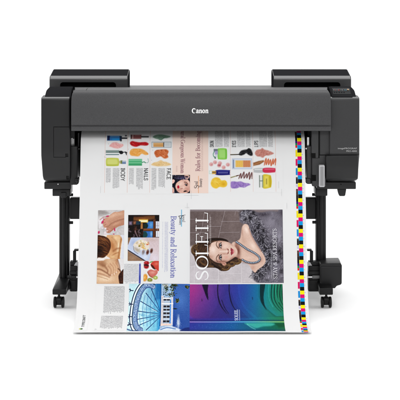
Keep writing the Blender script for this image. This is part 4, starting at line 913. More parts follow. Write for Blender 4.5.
    chest = cr([(232.0, 243.6), (236.6, 241.4), (240.2, 238.6), (241.6, 232.0), (242.6, 226.6), (245.2, 224.0), (248.4, 225.2), (250.0, 229.6), (252.4, 236.2), (256.4, 243.2), (260.8, 250.2), (264.4, 256.2), (265.4, 261.6), (262.6, 266.0), (257.8, 269.6), (254.8, 272.6), (251.6, 269.4), (248.6, 264.6), (244.6, 262.4), (239.6, 262.0), (234.6, 260.6), (231.0, 256.0)], 6, True)
    c.poly(chest, skin, .6); c.polymask(chest, .5)
    c.glow(246.6, 229.6, 2.0, 4.0, (250, 226, 213), .9, -.35); c.glow(253.0, 246.0, 2.2, 4.6, (248, 221, 207), .85, -.55); c.glow(244.0, 240.6, 2.2, 4.0, (212, 172, 152), .8, -.3); c.glow(242.2, 231.0, 1.0, 6, (190, 146, 128), .7, -.1)
    c.glow(238.4, 250.6, 2.2, 6.0, (126, 72, 58), .95, -.1); c.glow(236.4, 246.0, 1.6, 3.0, (150, 94, 78), .8); c.glow(237.4, 258.4, 2.4, 2.4, (140, 84, 66), .85); c.glow(243.6, 255.6, 2.4, 4.6, (232, 196, 178), .8, .1); c.glow(252.8, 267.6, 2.2, 2.6, (206, 158, 140), .7); c.glow(261.8, 259.4, 1.6, 4.0, (208, 164, 146), .7); c.glow(248.6, 257.8, 3.6, 1.4, (240, 208, 192), .6)
    c.line(cr([(240.8, 247.4), (245, 250.6), (250, 253.6), (255.6, 256.6)], 6), .6, (206, 162, 144), .8, .7); c.line(cr([(249.4, 229.0), (251.8, 236), (256, 243.4), (261, 251.2)], 6), .9, (156, 108, 96), .9, .6)
    c.mask = m0
    # hair behind the face
    hair = cr([(205.4, 240.8), (211, 238.8), (218, 238.2), (224, 239.4), (228.6, 241.6), (221, 243.4), (213.6, 243.6), (210.4, 247.6), (209.6, 253), (211.0, 259.0), (215.6, 263.4), (222, 265.2), (228, 263.4), (233.6, 260.4), (238.6, 258.8), (241.6, 260.0), (240.0, 263.4), (235.6, 264.6), (230.8, 267.4), (226.4, 270.6), (221.0, 270.6), (217.0, 268.0), (211.4, 267.4), (205.4, 267.4), (199.4, 266.2), (196.2, 262.0), (194.4, 256.4), (191.6, 252.2), (191.8, 248.2), (194.8, 245.6), (197.8, 242.6), (201.4, 240.6)], 6, True)
    c.poly(cr([(208.6, 252), (212, 258), (218, 261), (225, 261), (232, 257.6), (236, 257), (238, 259.5), (232, 263), (226, 266), (217, 266), (210, 262)], 6, True), (58, 38, 29), .6)
    c.poly(hair, (66, 44, 32), .5); c.polymask(hair, .6)
    def hf(x, y): return math.atan2(y - 254, x - 214) + math.pi / 2 + (.5 if x < 206 else 0) + .5 * math.sin(x * .9) * (y > 262)
    c.strands(520, lambda: (rng.uniform(191, 242), rng.uniform(238, 271)), hf, 4.4, .44, [(30, 19, 15), (88, 58, 38), (134, 92, 56), (48, 31, 23), (108, 73, 46), (22, 14, 12)], .85, .3)
    for k in range(26):
        x, y = rng.uniform(193, 232), rng.uniform(241, 270); c.glow(x, y, rng.uniform(.8, 2), rng.uniform(.6, 1.6), (20, 12, 10) if k % 3 else (160, 114, 70), rng.uniform(.3, .7), rng.uniform(-1, 1))
    c.mask = m0
    for pts, col, w in (([(197.6, 244.2), (194.0, 245.8), (192.4, 249.4), (193.8, 253.0), (196.6, 253.4), (197.6, 250.4), (196.0, 248.4)], (156, 116, 74), 1.1), ([(199.6, 243), (196.8, 247), (197.8, 252), (200.4, 256), (203.4, 260)], (120, 84, 52), 1.0), ([(203.4, 241.4), (201.6, 247), (203.2, 253), (206.6, 260.6), (212, 265)], (104, 72, 46), .9), ([(198.4, 258.0), (202, 263), (208, 265.8), (214, 266)], (134, 94, 58), .9),
                        ([(219.4, 264.8), (222.4, 268.8), (227.0, 269.6), (229.4, 266.8), (226.8, 264.8), (224.0, 266.2)], (150, 108, 66), .9), ([(228.6, 264.2), (231.6, 266.2), (234.4, 264.6), (233.4, 262.2), (230.8, 262.4)], (168, 122, 74), .8), ([(234.2, 262.6), (237.6, 263.4), (240.4, 261.6), (238.6, 259.6)], (176, 130, 74), .9), ([(206, 241.0), (214, 239.4), (222, 239.6), (227, 241.0)], (40, 26, 22), 1.4), ([(211.6, 262.6), (216.4, 267.0), (221, 267.6)], (44, 28, 22), 1.0)):
        q = cr(pts, 6); c.line(q, w, np.array(col) * .58, .7, .5); c.line([(x + .5, y + .4) for x, y in q], w * .5, (24, 15, 12), .5, .7)
        for f in range(12):
            ox, oy = rng.normal(0, w * .6, 2); k0 = rng.randint(0, max(1, len(q) // 3)); c.line([(x + ox, y + oy) for x, y in q[k0:]], .26, np.array(col) * rng.uniform(.4, 1.1), .22, .7)
    # face
    face = cr([(208.6, 251.6), (209.2, 246.8), (211.6, 243.2), (216.0, 241.4), (221.4, 240.8), (226.6, 241.6), (231.4, 243.8), (235.4, 247.2), (237.6, 251.2), (236.4, 255.2), (232.4, 258.6), (227.2, 261.6), (221.6, 263.0), (215.6, 261.8), (211.0, 258.4), (209.0, 255.0)], 6, True)
    c.poly(face, (228, 192, 174), .5); c.polymask(face, .45)
    c.glow(213.4, 249.4, 3.2, 4.4, (249, 226, 213), .9); c.glow(225.8, 246.0, 2.6, 2.2, (245, 213, 199), .85); c.glow(226.6, 256.6, 1.8, 1.4, (236, 190, 174), .7); c.glow(234.6, 251.0, 1.7, 2.2, (238, 206, 190), .8)
    c.glow(222.0, 262.0, 9, 2.1, (148, 92, 76), .9, .02); c.glow(232.6, 258.6, 4, 1.6, (172, 112, 94), .8, -.55); c.glow(211.0, 257.6, 2.6, 2.6, (190, 140, 120), .7, .8); c.glow(226.4, 257.4, 2.2, 1.8, (222, 164, 148), .7); c.glow(210.0, 246.0, 1.0, 3, (188, 140, 120), .6, .5); c.glow(220.0, 241.2, 7, .9, (176, 124, 106), .7); c.glow(231.0, 244.0, 3.4, 1.0, (188, 138, 122), .6, .55)
    for ey, s_ in ((245.4, -1), (257.4, 1)):                        # sockets, lids, iris, lashes, brows
        c.glow(220.4, ey, 1.7, 3.0, (186, 136, 120), .75)
        c.ell(220.7, ey, .95, 2.3, (232, 222, 220), .35)
        c.ell(220.9, ey + (-.1), 1.0, 1.15, (66, 68, 74), .4); c.ell(220.9, ey - .1, .62, .72, (16, 14, 16), .5); c.ell(220.5, ey - .5, .2, .24, (246, 246, 248), .6)
        c.line(cr([(221.4, ey - 2.7), (219.9, ey - 1.5), (219.55, ey), (219.9, ey + 1.5), (221.4, ey + 2.7)], 6), .68, (40, 25, 23), .35); c.line(cr([(221.5, ey - 2.3), (222.0, ey), (221.5, ey + 2.3)], 6), .3, (120, 76, 66), .35, .9); c.line(cr([(219.3, ey - 2.6), (218.5, ey), (219.3, ey + 2.4)], 6), .3, (160, 106, 92), .4, .85)
        o = ey + s_ * .2
        c.line(cr([(218.9, o - s_ * 2.9), (217.2, o - s_ * 1.2), (216.5, o + s_ * 1.2), (217.6, o + s_ * 4.0)], 6), np.linspace(.95, .4, 19), (100, 66, 50), .5, .9)
    c.line(cr([(219.6, 248.4), (222.6, 249.2), (226.0, 249.4), (227.8, 248.9)], 6), .55, (200, 148, 130), .7, .8); c.line(cr([(220.0, 251.5), (224, 251.4), (227.2, 251.4)], 5), .9, (246, 220, 206), .7, .85); c.glow(224.4, 253.8, 3.2, .8, (196, 142, 124), .7)
    c.line(cr([(227.2, 248.8), (228.4, 249.6), (228.3, 251.2), (228.5, 252.8), (227.4, 253.9)], 6), .5, (166, 92, 80), .45, .95); c.ell(228.2, 249.7, .4, .55, (104, 44, 38), .6); c.ell(228.2, 252.9, .4, .55, (104, 44, 38), .6); c.glow(227.2, 251.3, .7, .8, (246, 216, 202), .8)
    c.blob([(231.0, 248.0), (230.7, 250.4), (231.2, 251.4), (230.8, 252.5), (231.2, 254.9), (232.3, 253.4), (232.5, 251.4), (232.3, 249.5)], (168, 58, 70), .35); c.blob([(232.2, 248.7), (232.45, 251.4), (232.1, 254.3), (233.6, 253.3), (234.0, 251.4), (233.6, 249.6)], (200, 88, 96), .35); c.glow(233.1, 251.2, .4, 1.0, (234, 152, 152), .8); c.line(cr([(231.2, 247.9), (232.3, 249.6), (232.4, 251.4), (232.2, 253.4), (231.4, 255.1)], 6), .3, (96, 26, 36), .3, .95)
    c.glow(234.8, 251.4, .5, 1.6, (190, 132, 116), .6); c.mask = m0
    c.blob([(221.4, 262.6), (223.6, 262.0), (226.2, 263.0), (225.8, 265.0), (223.4, 265.4)], (206, 150, 130), .5); c.line(cr([(222.4, 263.2), (224.2, 263.2), (225.2, 264.4)], 5), .4, (136, 80, 64), .4, .8)
    # loose strands over the temple
    c.strands(60, lambda: (rng.uniform(206.4, 209.6) + .012 * (rng.uniform(-10, 10)) ** 2, rng.uniform(241.4, 262)), lambda x, y: -1.57 - (y - 251) * .07, 3.0, .36, [(70, 44, 32), (120, 84, 56), (44, 28, 22)], .7, .35)
    # beads
    nk = np.array(cr([(236.2, 241.8), (239.6, 243.8), (243.6, 246.6), (247.6, 249.4), (251.6, 251.4), (255.4, 253.6), (258.8, 256.6), (259.8, 259.4), (257.8, 261.6), (253.6, 262.8), (249.6, 262.6), (245.4, 261.4), (241.6, 259.2)], 12))
    L_ = np.concatenate([[0], np.cumsum(np.hypot(*np.diff(nk, axis=0).T))])
    c.line([tuple(p + np.array([.3, .5])) for p in nk[::6]], 2.0, (96, 62, 54), .9, .55)
    for d in np.arange(.5, L_[-1], 1.62):
        x, y = np.interp(d, L_, nk[:, 0]), np.interp(d, L_, nk[:, 1])
        c.ell(x, y, 1.02, 1.02, (48, 56, 72), .3); c.ell(x - .06, y - .08, .78, .78, (112, 132, 156), .5); c.ell(x - .22, y - .26, .36, .36, (226, 236, 244), .6); c.ell(x + .28, y + .34, .26, .26, (152, 118, 106), .7, .7)
    # lettering
    wh = (246, 246, 246)
    for ch, ra, rb in (('S', 279.7, 270.8), ('O', 268.6, 256.4), ('L', 255.6, 245.6), ('E', 244.2, 233.4), ('I', 231.0, 225.4), ('L', 222.8, 213.6)):
        pad = {'S': .06, 'O': .08, 'L': .09, 'E': .09, 'I': .08}[ch]; adv = GL[ch][0] - 2 * pad; k = (ra - rb) / adv
        write(c, ch, 208.0, ra + pad * k, 11.6, 'up', wh, GL[ch][0] * k, 1.0, thin=.055, thick=.145)
    textblock(c, 209.8, 211.4, 214.0, 243.4, (214, 208, 208), .8, 'up', 41, .75)
    write(c, 'STAY & SPA RESORTS', 276.6, 279.0, 3.6, 'up', (232, 230, 236), 50.4, 1.0, thin=.07, thick=.12, al=.95)
    textblock(c, 270.6, 271.9, 250, 278.6, (206, 204, 212), .8, 'up', 42, .75)
    c.grain(5, .7, 21)
    c.rect(189, 190.5, 209, 284, (190, 184, 186), .4, .5)
    return c

def paint_pool():
    c = Canvas(129.0, 190.0, 283.9, 331.2, 4, (150, 212, 232)); r = np.random.RandomState(5)
    t = np.clip((c.X - 140) / 22, 0, 1)[..., None]; v = np.clip((c.Y - 284) / 40, 0, 1)[..., None]
    c.a = np.array([196, 232, 240.]) * (1 - t) + (np.array([36, 128, 196.]) * (1 - v) + np.array([92, 186, 222.]) * v) * t
    c.grain(10, 3, 3)
    c.rect(155.6, 161.6, 283, 300, (28, 104, 172), 1.6, .8); c.rect(158.8, 162, 300, 331, (44, 140, 204), 1.4, .7)
    for k in range(46):                                              # light on the water
        a = r.uniform(2.45, 3.75); d0 = r.uniform(3, 18); c.line([(161 + d0 * math.cos(a), 313 - d0 * math.sin(a)), (161 + (d0 + 4) * math.cos(a), 313 - (d0 + 4) * math.sin(a))], r.uniform(.2, .6), [(226, 246, 250), (84, 176, 214), (60, 150, 200)][k % 3], .5, .5)
    navy = (22, 34, 82)
    for x, y in ((151.6, 289.6), (146.2, 293.4), (141.0, 301.4), (138.8, 311.2), (138.4, 319.4), (140.4, 325.4), (148, 330)): c.line([(161.2, 314.2 + (y - 311) * .1), (x, y)], [.3, .75], (34, 56, 116), .3, .92)
    for k in range(7):
        x = 158.4 - k * 2.9; c.line(cr([(x - .4 * k, 292 + k * .9), (x - .9 * k, 309), (x - .4 * k, 327 - k * .3)], 5), .42, (72, 140, 190), .35, .8)
    mid = cr([(154.0, 287.4), (149.4, 285.6), (144.6, 286.8), (140.4, 292.6), (137.6, 301.0), (136.2, 310.4), (136.0, 319.6), (138.2, 326.6), (143.0, 330.4)], 8)
    c.line(mid, 3.8, (92, 124, 178), .5); c.line(mid, 2.4, (138, 168, 206), .5)
    for (x, y) in mid[::1]:
        for q in range(5): c.ell(x + r.normal(0, .95), y + r.normal(0, .9), r.uniform(.16, .34), r.uniform(.16, .34), [(60, 84, 146), (90, 120, 176), (226, 234, 244), (80, 104, 164)][r.randint(4)], .6, .75)
    for off, w, col in ((2.6, .8, navy), (-2.3, .6, (50, 70, 130)), (4.0, .9, (238, 244, 248)), (5.1, .8, navy)):
        P_ = np.array(mid); d = np.gradient(P_, axis=0); n = np.stack([d[:, 1], -d[:, 0]], 1); n /= np.hypot(n[:, 0], n[:, 1])[:, None] + 1e-9
        c.line([tuple(p) for p in P_ - n * -off * -1][::2] if False else [tuple(p) for p in P_ - n * off * (1 if n[len(n) // 2, 0] > 0 else -1)][::2], w, col, .3, .95)
    for y, dy in ((290.6, 1.2), (304.2, .4), (316.6, 0), (324.4, -1.0)):
        c.line(cr([(128.6, y - dy), (131.2, y), (133.2, y + .2)], 4), .8, navy, .3, .95); c.line([(130.0, y - 1.8), (131.0, y), (129.8, y + 1.4)], .55, navy, .3, .9)
    c.line(cr([(128.6, 329), (134, 330.6), (140, 330.8)], 4), 1.0, (40, 70, 130), .5, .8)
    # bathing pavilion
    sky = cr([(163.0, 283), (191, 283), (191, 332), (168, 332), (171, 325), (172, 312), (171.6, 298), (163, 296)], 1, True)
    c.poly([(172.6, 283), (191, 283), (191, 332), (171.0, 332)], (58, 100, 176), .5)
    t2 = np.clip((c.Y - 284) / 46, 0, 1); W = c.win(173, 191, 283, 332); c.put(W, np.clip(t2[W] - .1, 0, 1) * .75, (34, 66, 148)); c.glow(181, 300, 6, 9, (84, 132, 204), .6)
    c.rect(160.9, 173.4, 283, 332, (156, 186, 216), .4); c.rect(161.2, 164.0, 296, 326, (222, 218, 224), .4); c.rect(171.4, 173.2, 297, 325, (206, 206, 222), .4); c.line([(162.6, 297), (162.6, 325)], .35, (120, 116, 130), .3, .8); c.line([(164.2, 297), (164.2, 325)], .5, (60, 60, 76), .4, .8); c.rect(170.0, 171.2, 300, 324, (78, 142, 212), .3); c.rect(164, 170.2, 297.4, 324.6, (182, 196, 214), .4)
    for y, h in ((300.0, .9), (306.6, 1.5), (309.8, 1.3), (313.4, 1.4), (317.0, 1.4), (321.4, 1.5)): c.rect(163.8, 170.0, y - h / 2 - .2, y + h / 2 + .2, (40, 42, 54), .4); c.rect(164.2, 169.6, y - .1, y + .25, (130, 120, 122), .3, .6); c.rect(166.6, 167.1, y - 1, y + 1, (200, 206, 216), .3, .8)
    c.rect(161.4, 173.4, 303.2, 304.3, (240, 238, 240), .3); c.rect(161.4, 172, 323.6, 325.6, (232, 210, 202), .4); c.rect(163, 171, 298.0, 299.0, (236, 238, 242), .3); c.rect(160.6, 161.4, 284, 326, (30, 84, 150), .4)
    for k in range(420):
        cx_, cy_, sx_, sy_ = [(166, 289, 2.2, 3.4), (172.6, 288.0, 2.4, 3.4), (170.6, 294.8, 4.4, 2.2), (177.6, 300.4, 1.5, 1.8), (187.0, 287.0, 1.8, 1.3), (175.4, 285.4, 1.8, 1.0)][r.randint(6)]
        c.ell(r.normal(cx_, sx_ * .6), r.normal(cy_, sy_ * .6), r.uniform(.2, .6), r.uniform(.2, .6), [(24, 40, 30), (46, 66, 40), (110, 112, 84), (16, 24, 22), (74, 96, 62)][r.randint(5)], .5, .85)
    c.rect(163.0, 168.6, 284.4, 286.8, (190, 180, 160), .6, .5); c.ell(175.4, 308.8, 1.8, .6, (30, 46, 52), .5, .9)
    c.glow(178.8, 323, 1.4, 6, (190, 212, 236), .5)
    for k in range(34): c.line([(r.normal(178.6, .8), r.uniform(314, 324)), (r.normal(179, 1.6), r.uniform(323, 331))], .22, (226, 234, 244), .4, .22)
    c.blob([(160.5, 331.6), (163, 328.0), (168, 326.2), (174, 326.6), (180, 329.0), (184, 331.6)], (228, 236, 244), .8, .9); c.line(cr([(162, 329.6), (168, 327.6), (176, 328.8)], 5), .8, (60, 110, 180), .5, .8); c.blob([(180.6, 331.6), (184, 328.4), (190.4, 327.6), (190.4, 331.6)], (22, 40, 110), .8, .9)
    c.grain(6, .7, 8)
    return c

def paint_graphic():
    c = Canvas(190.0, 283.2, 284.2, 331.2, 4)
    xs = [188, 197, 206, 216, 226, 236, 246, 255, 263, 271, 279, 285]
    top = np.array([(186, 46, 140), (164, 54, 150), (134, 58, 160), (100, 58, 164), (72, 62, 170), (54, 66, 174), (42, 84, 178), (30, 116, 178), (20, 138, 160), (22, 142, 126), (30, 134, 96), (32, 124, 80)], float)
    bot = np.array([(66, 44, 146), (62, 46, 150), (58, 48, 154), (52, 52, 160), (46, 58, 164), (40, 72, 166), (34, 96, 166), (28, 116, 160), (30, 130, 136), (34, 136, 110), (36, 132, 90), (36, 124, 76)], float)
    v = np.clip((c.Y - 290) / 28, 0, 1)[..., None] ** 1.1
    A = np.stack([np.interp(c.X, xs, top[:, k]) for k in range(3)], -1); B = np.stack([np.interp(c.X, xs, bot[:, k]) for k in range(3)], -1)
    c.a = (A * (1 - v) + B * v) * .95
    dk = lambda x, f=.32: np.array([np.interp(x, xs, A_) for A_ in top.T]) * f
    fade = lambda n: None
    m0 = c.mask; c.mask = np.clip((319.5 - c.Y) / 2, 0, 1)
    for k in range(44):                                              # two families of contour lines on the left
        x = 176 + k * 1.25; c.line(cr([(x, 283), (x + 2.6, 296), (x + 8.6, 308), (x + 20, 320)], 6), .42, dk(min(x + 5, 240), .45), .25, .75 if x < 214 else .5)
    for k in range(26):
        x = 189.6 + k * 1.25; c.line(cr([(x + 1.6, 283), (x - .6, 295), (x - 5.4, 308), (x - 14, 321)], 6), .36, np.clip(dk(x, 1.35) + 26, 0, 255), .25, .6 * (1 - k / 34))
    for k in range(22):
        x = 214 + k * 1.1; c.line(cr([(x, 283), (x + 1.6, 297), (x + 6.6, 308), (x + 16, 318)], 6), .3, dk(x, .6), .25, .55)
    for k in range(34):
        x = 242 + k * 1.25; c.line(cr([(x, 283), (x - .6 + k * .02, 296), (x + 4.6, 307), (x + 15, 317)], 6), .42, dk(min(x + 3, 284), .5), .25, .75 if k > 13 else .3)
    for k in range(24):
        x = 262 + k * 1.0; c.line(cr([(x + .5, 283), (x - .1, 297), (x + 5.1, 308), (x + 14, 316)], 6), .3, np.clip(dk(min(x, 284), 1.25) + 20, 0, 255), .25, .6)
    bk = (14, 10, 34)
    c.poly(cr([(202.6, 283), (204.2, 290), (206.8, 297), (208.6, 300.0), (208.4, 295), (208.0, 290), (208.4, 283)], 5, True), bk, .4, .92)
    for pts, w in (([(218.4, 283), (218.0, 292), (219.4, 301), (222.6, 308), (227.0, 313.6)], [.8, .9, 1.2, .8, .2]), ([(229.6, 283), (229.6, 292), (231.2, 301), (233.6, 307), (237.2, 312)], [.7, .8, 1.0, .7, .2]), ([(222, 300), (225, 308), (229, 314)], [.5, .6, .2])): c.line(cr(pts, 6), np.interp(np.arange((len(pts) - 1) * 6 + 1) / 6.0, range(len(pts)), w), bk, .35, .95)
    c.poly(cr([(261.2, 283), (260.2, 292), (260.8, 301), (263.6, 306.6), (266.4, 310.0), (264.6, 305), (263.8, 297), (264.8, 290), (265.6, 283)], 5, True), (4, 40, 46), .4, .95)
    for x in (271.6, 274.6, 277.4, 280.2, 282.6): c.line(cr([(x + 1.2, 283), (x, 292), (x + .4, 300), (x + 4, 307), (x + 9, 312)], 6), [.9] * 10 + list(np.linspace(.9, .2, 15)), (6, 36, 34), .35, .9)
    c.line(cr([(276.4, 283), (276.0, 290), (276.8, 297), (278.6, 302)], 5), .6, (40, 190, 150), .4, .8); c.line(cr([(269.6, 284), (268.8, 292), (269.6, 300), (273, 307)], 5), .5, (60, 190, 200), .4, .7)
    for x, y in ((252.6, 298.6), (202.2, 299.8)): c.line([(x, y - 1.0), (x + .2, y + 1.0)], .45, bk, .4, .8)
    c.mask = m0
    c.rect(189, 284, 320.0, 321.2, (16, 22, 70), .6, .5); tt = np.clip((c.X - 190) / 93, 0, 1)[..., None]
    Lc = np.where(tt < .55, np.array([176, 150, 222.]) * (1 - tt / .55) + np.array([96, 210, 232.]) * (tt / .55), np.array([96, 210, 232.]) * (1 - (tt - .55) / .45) + np.array([170, 214, 110.]) * ((tt - .55) / .45))
    W = c.win(189, 284, 320.6, 323.4); m = np.clip(1 - np.abs(c.Y[W] - 321.9) / .9, 0, 1); c.put(W, m * .95, Lc[W])
    Bc = np.where(tt < .45, np.array([44, 52, 150.]) * (1 - tt / .45) + np.array([24, 92, 156.]) * (tt / .45), np.array([24, 92, 156.]) * (1 - (tt - .45) / .55) + np.array([14, 104, 62.]) * ((tt - .45) / .55))
    W = c.win(189, 284, 322.6, 331.4); m = np.clip((c.Y[W] - 322.6) / .8, 0, 1); c.put(W, m, Bc[W])
    c.poly(cr([(244, 323.2), (256, 323.0), (268, 322.8), (273.4, 324.0), (270, 326.0), (262, 326.6), (255, 328.2), (250, 326.2)], 5, True), (70, 196, 176), .8, .75); c.line(cr([(246.6, 324.4), (250, 327.2), (254, 329.4)], 5), .7, (120, 226, 214), .5, .8); c.poly([(274, 323.2), (284, 323.2), (284, 327), (277, 327.6)], (10, 74, 44), .8, .7)
    c.rect(189, 284, 329.6, 331.4, (18, 44, 92), 1.2, .5)
    r = np.random.RandomState(6)
    for k in range(30): c.ell(r.uniform(190, 240), r.uniform(323, 329), .35, .25, (90, 130, 200), .6, .5)
    write(c, 'SOLEIL', 237.8, 320.6, 3.2, 'up', (222, 226, 240), 11.0, 1.1, thin=.08); c.rect(239.2, 239.7, 309.8, 320.6, (226, 230, 240), .25, .9)
    c.grain(7, .6, 9)
    return c

def paint_column_text():
    c = Canvas(96.0, 126.0, 285.4, 331.0, 4)
    textblock(c, 104.0, 124.8, 286.6, 314.2, (116, 116, 120), .98, 'down', 50, .8); textblock(c, 102.4, 123.8, 316.0, 328.8, (116, 116, 120), .98, 'down', 51, .8)
    write(c, 'A', 98.0, 328.6, 1.6, 'down', (170, 170, 172), 1.4, .9)
    return c

def paint_mark():
    c = Canvas(79.0, 89.0, 310.0, 331.0, 5)
    write(c, 'TYPECRAFT', 85.6, 327.2, 2.3, 'up', (44, 46, 48), 11.8, 1.15, True, slant=.18)
    c.ell(83.4, 328.9, 1.3, .6, (30, 70, 30), .4); c.ell(82.2, 328.9, .8, .45, (150, 190, 60), .5); c.ell(81.4, 328.9, .4, .35, (232, 190, 110), .6)
    return c

# ------------------------------------------------------------------ the printed sheet: hangs from the slot and runs out over the floor
ctrl = [(.17, .925), (.09, .905), (.03, .880), (-.012, .858), (-.034, .83), (-.047, .79), (-.070, .70), (-.102, .58), (-.145, .43), (-.196, .273), (-.240, .168), (-.292, .092), (-.362, .036), (-.43, .0165), (-.49, .009), (-.552, .0105)]
cs = np.array(cr(ctrl, 24))
seg = np.hypot(*np.diff(cs, axis=0).T); ARC = np.concatenate([[0], np.cumsum(seg)])
KS = CAM_D / (CAM_D + cs[:, 0])
ROW = HROW + (CAM_H - cs[:, 1]) * KS / PXM                           # where each point of the curve shows in the photograph
tan = np.gradient(cs, axis=0); tan /= np.hypot(tan[:, 0], tan[:, 1])[:, None]
NRM = np.stack([tan[:, 1], -tan[:, 0]], 1)                           # towards the viewer / upwards
SHEET_MID, SHEET_HALF = 192.75, 111.9
k_of = lambda row: np.interp(row, ROW, KS)
K140 = float(k_of(140.0))
mid_x = (SHEET_MID - 200.0) * PXM / K140
row_of_arc = lambda a: np.interp(a, ARC, ROW)
arc_of_row = lambda r: np.interp(r, ROW, ARC)

def sheet_xyz(across, row, off):
    """across: metres from the sheet's middle line; row: photo row; off: height over the paper"""
    rip = np.clip((row - 136) / 30, 0, 1) * (.0022 * np.sin(across * 9.0 + .6 + row * .012) + .0014 * np.sin(across * 17.0 - row * .03))   # the slack of roll paper
    off = off + rip * np.clip((318 - row) / 30, .15, 1)
    y = np.interp(row, ROW, cs[:, 0]) + np.interp(row, ROW, NRM[:, 0]) * off
    z = np.interp(row, ROW, cs[:, 1]) + np.interp(row, ROW, NRM[:, 1]) * off
    return np.stack([mid_x + across, y, z], -1)

def lin(c):
    c = np.clip(np.asarray(c, float) / 255.0, 0, 1)
    return np.where(c <= .04045, c / 12.92, ((c + .055) / 1.055) ** 2.4)
INK_K = 0.78
sheet = thing('printed_sheet', 'wide white sheet of printed magazine pages hanging from the printer slot to the floor', 'print')

def grid_mesh(name, V3, colors, m, parent):
    h, w = V3.shape[:2]
    me = bpy.data.meshes.new(name)
    idx = np.arange(h * w).reshape(h, w)
    q = np.stack([idx[1:, :-1], idx[1:, 1:], idx[:-1, 1:], idx[:-1, :-1]], -1).reshape(-1, 4)
    me.vertices.add(h * w); me.vertices.foreach_set('co', V3.reshape(-1).astype(np.float32))
    me.loops.add(q.size); me.loops.foreach_set('vertex_index', q.reshape(-1).astype(np.int32))
    me.polygons.add(len(q)); me.polygons.foreach_set('loop_start', np.arange(0, q.size, 4, dtype=np.int32))
    me.polygons.foreach_set('use_smooth', np.ones(len(q), bool))
    me.update(calc_edges=True); me.validate()
    if colors is not None:
        at = me.color_attributes.new('ink', 'FLOAT_COLOR', 'POINT')
        at.data.foreach_set('color', np.concatenate([colors.reshape(-1, 3), np.ones((h * w, 1))], 1).reshape(-1).astype(np.float32))
    me.materials.append(m)
    o = bpy.data.objects.new(name, me); SC.collection.objects.link(o); o.parent = parent
    return o

ink = bpy.data.materials.new('printed_ink'); ink.use_nodes = True
nt = ink.node_tree; pb = nt.nodes['Principled BSDF']
at = nt.nodes.new('ShaderNodeVertexColor'); at.layer_name = 'ink'
nt.links.new(at.outputs['Color'], pb.inputs['Base Color'])
pb.inputs['Roughness'].default_value = .55; pb.inputs['Specular IOR Level'].default_value = .06
pw = float(lin(238)) * INK_K
paper_mat = mat('white_print_paper', (pw, pw, pw), .55, .06)

# the paper itself, with its thickness
rr = row_of_arc(np.linspace(0, ARC[-1], 240)); hw = SHEET_HALF * PXM / K140
us = np.linspace(-hw, hw, 24)
U, Rw = np.meshgrid(us, rr)
front = sheet_xyz(U, Rw, 0.0); back = sheet_xyz(U, Rw, -.0004)
bm = bmesh.new()
fv = [[bm.verts.new(p) for p in r_] for r_ in front]; bv = [[bm.verts.new(p) for p in r_] for r_ in back]
h_, w_ = len(fv), len(fv[0])
for i in range(h_ - 1):
    for j in range(w_ - 1):
        bm.faces.new((fv[i][j], fv[i + 1][j], fv[i + 1][j + 1], fv[i][j + 1])); bm.faces.new((bv[i][j], bv[i][j + 1], bv[i + 1][j + 1], bv[i + 1][j]))
    bm.faces.new((fv[i][0], bv[i][0], bv[i + 1][0], fv[i + 1][0])); bm.faces.new((fv[i][-1], fv[i + 1][-1], bv[i + 1][-1], bv[i][-1]))
for j in range(w_ - 1):
    bm.faces.new((fv[0][j], fv[0][j + 1], bv[0][j + 1], bv[0][j])); bm.faces.new((fv[-1][j], bv[-1][j], bv[-1][j + 1], fv[-1][j + 1]))
link('paper', bm, paper_mat, sheet, 60)

def print_panel(name, c, parent, lift, ref=None, label=None, crisp=0.0):
    if crisp: c.crisp(*crisp)
    ref = (c.r0 + c.r1) / 2 if ref is None else ref
    r1 = min(c.r1, ROW[-1] - .05)
    kr = float(k_of(ref))
    px = np.linspace(c.x0, c.x1, c.w); rw = np.linspace(c.r0, r1, c.h)
    A, B = np.meshgrid((px - SHEET_MID) * PXM / kr, rw)
    o = grid_mesh(name, sheet_xyz(A, B, lift), lin(c.a) * INK_K, ink, parent)
    if label: o['label'] = label
    return o
page = print_panel('beauty_page', paint_beauty_page(), sheet, .0004, 165, 'page of nail and face cosmetics in three columns')
art = print_panel('article_page', paint_article_page(), sheet, .0004, 165, 'pale pink page with two rotated headlines')
print_panel('portrait_photo', paint_portrait(), art, .0007, 165, crisp=(.3, 1.0, 6, .2, .95))
print_panel('skin_page', paint_skin_page(), sheet, .0004, 165, 'page of skin, eye and lip cosmetics in three columns')
spa = print_panel('spa_page', paint_spa_text(), sheet, .0004, 245, 'page with a violet rotated headline and small photos')
for nm, fn in (('feet_photo', paint_feet), ('massage_photo', paint_massage), ('hands_photo', paint_hands), ('room_photo', paint_room), ('dessert_photo', paint_food), ('fruit_photo', paint_fruit)):
    print_panel(nm, fn(), spa, .0007, 245, crisp=(.25, .9, 8, .2, .86))
print_panel('magazine_cover', paint_cover(), sheet, .0004, 246, 'magazine cover with a woman in grey fur and pearls, printed sideways', crisp=(.28, .8, 6, 0.0, .95))
print_panel('pool_photo', paint_pool(), sheet, .0005, 300, 'blue photo of a round pool rim and a white building', crisp=(.4, .9, 8, .4, 1.0))
print_panel('wave_graphic', paint_graphic(), sheet, .0005, 300, 'purple to green graphic of fine wavy lines')
print_panel('text_column', paint_column_text(), sheet, .0004, 300)
print_panel('printer_mark', paint_mark(), sheet, .0004, 318)

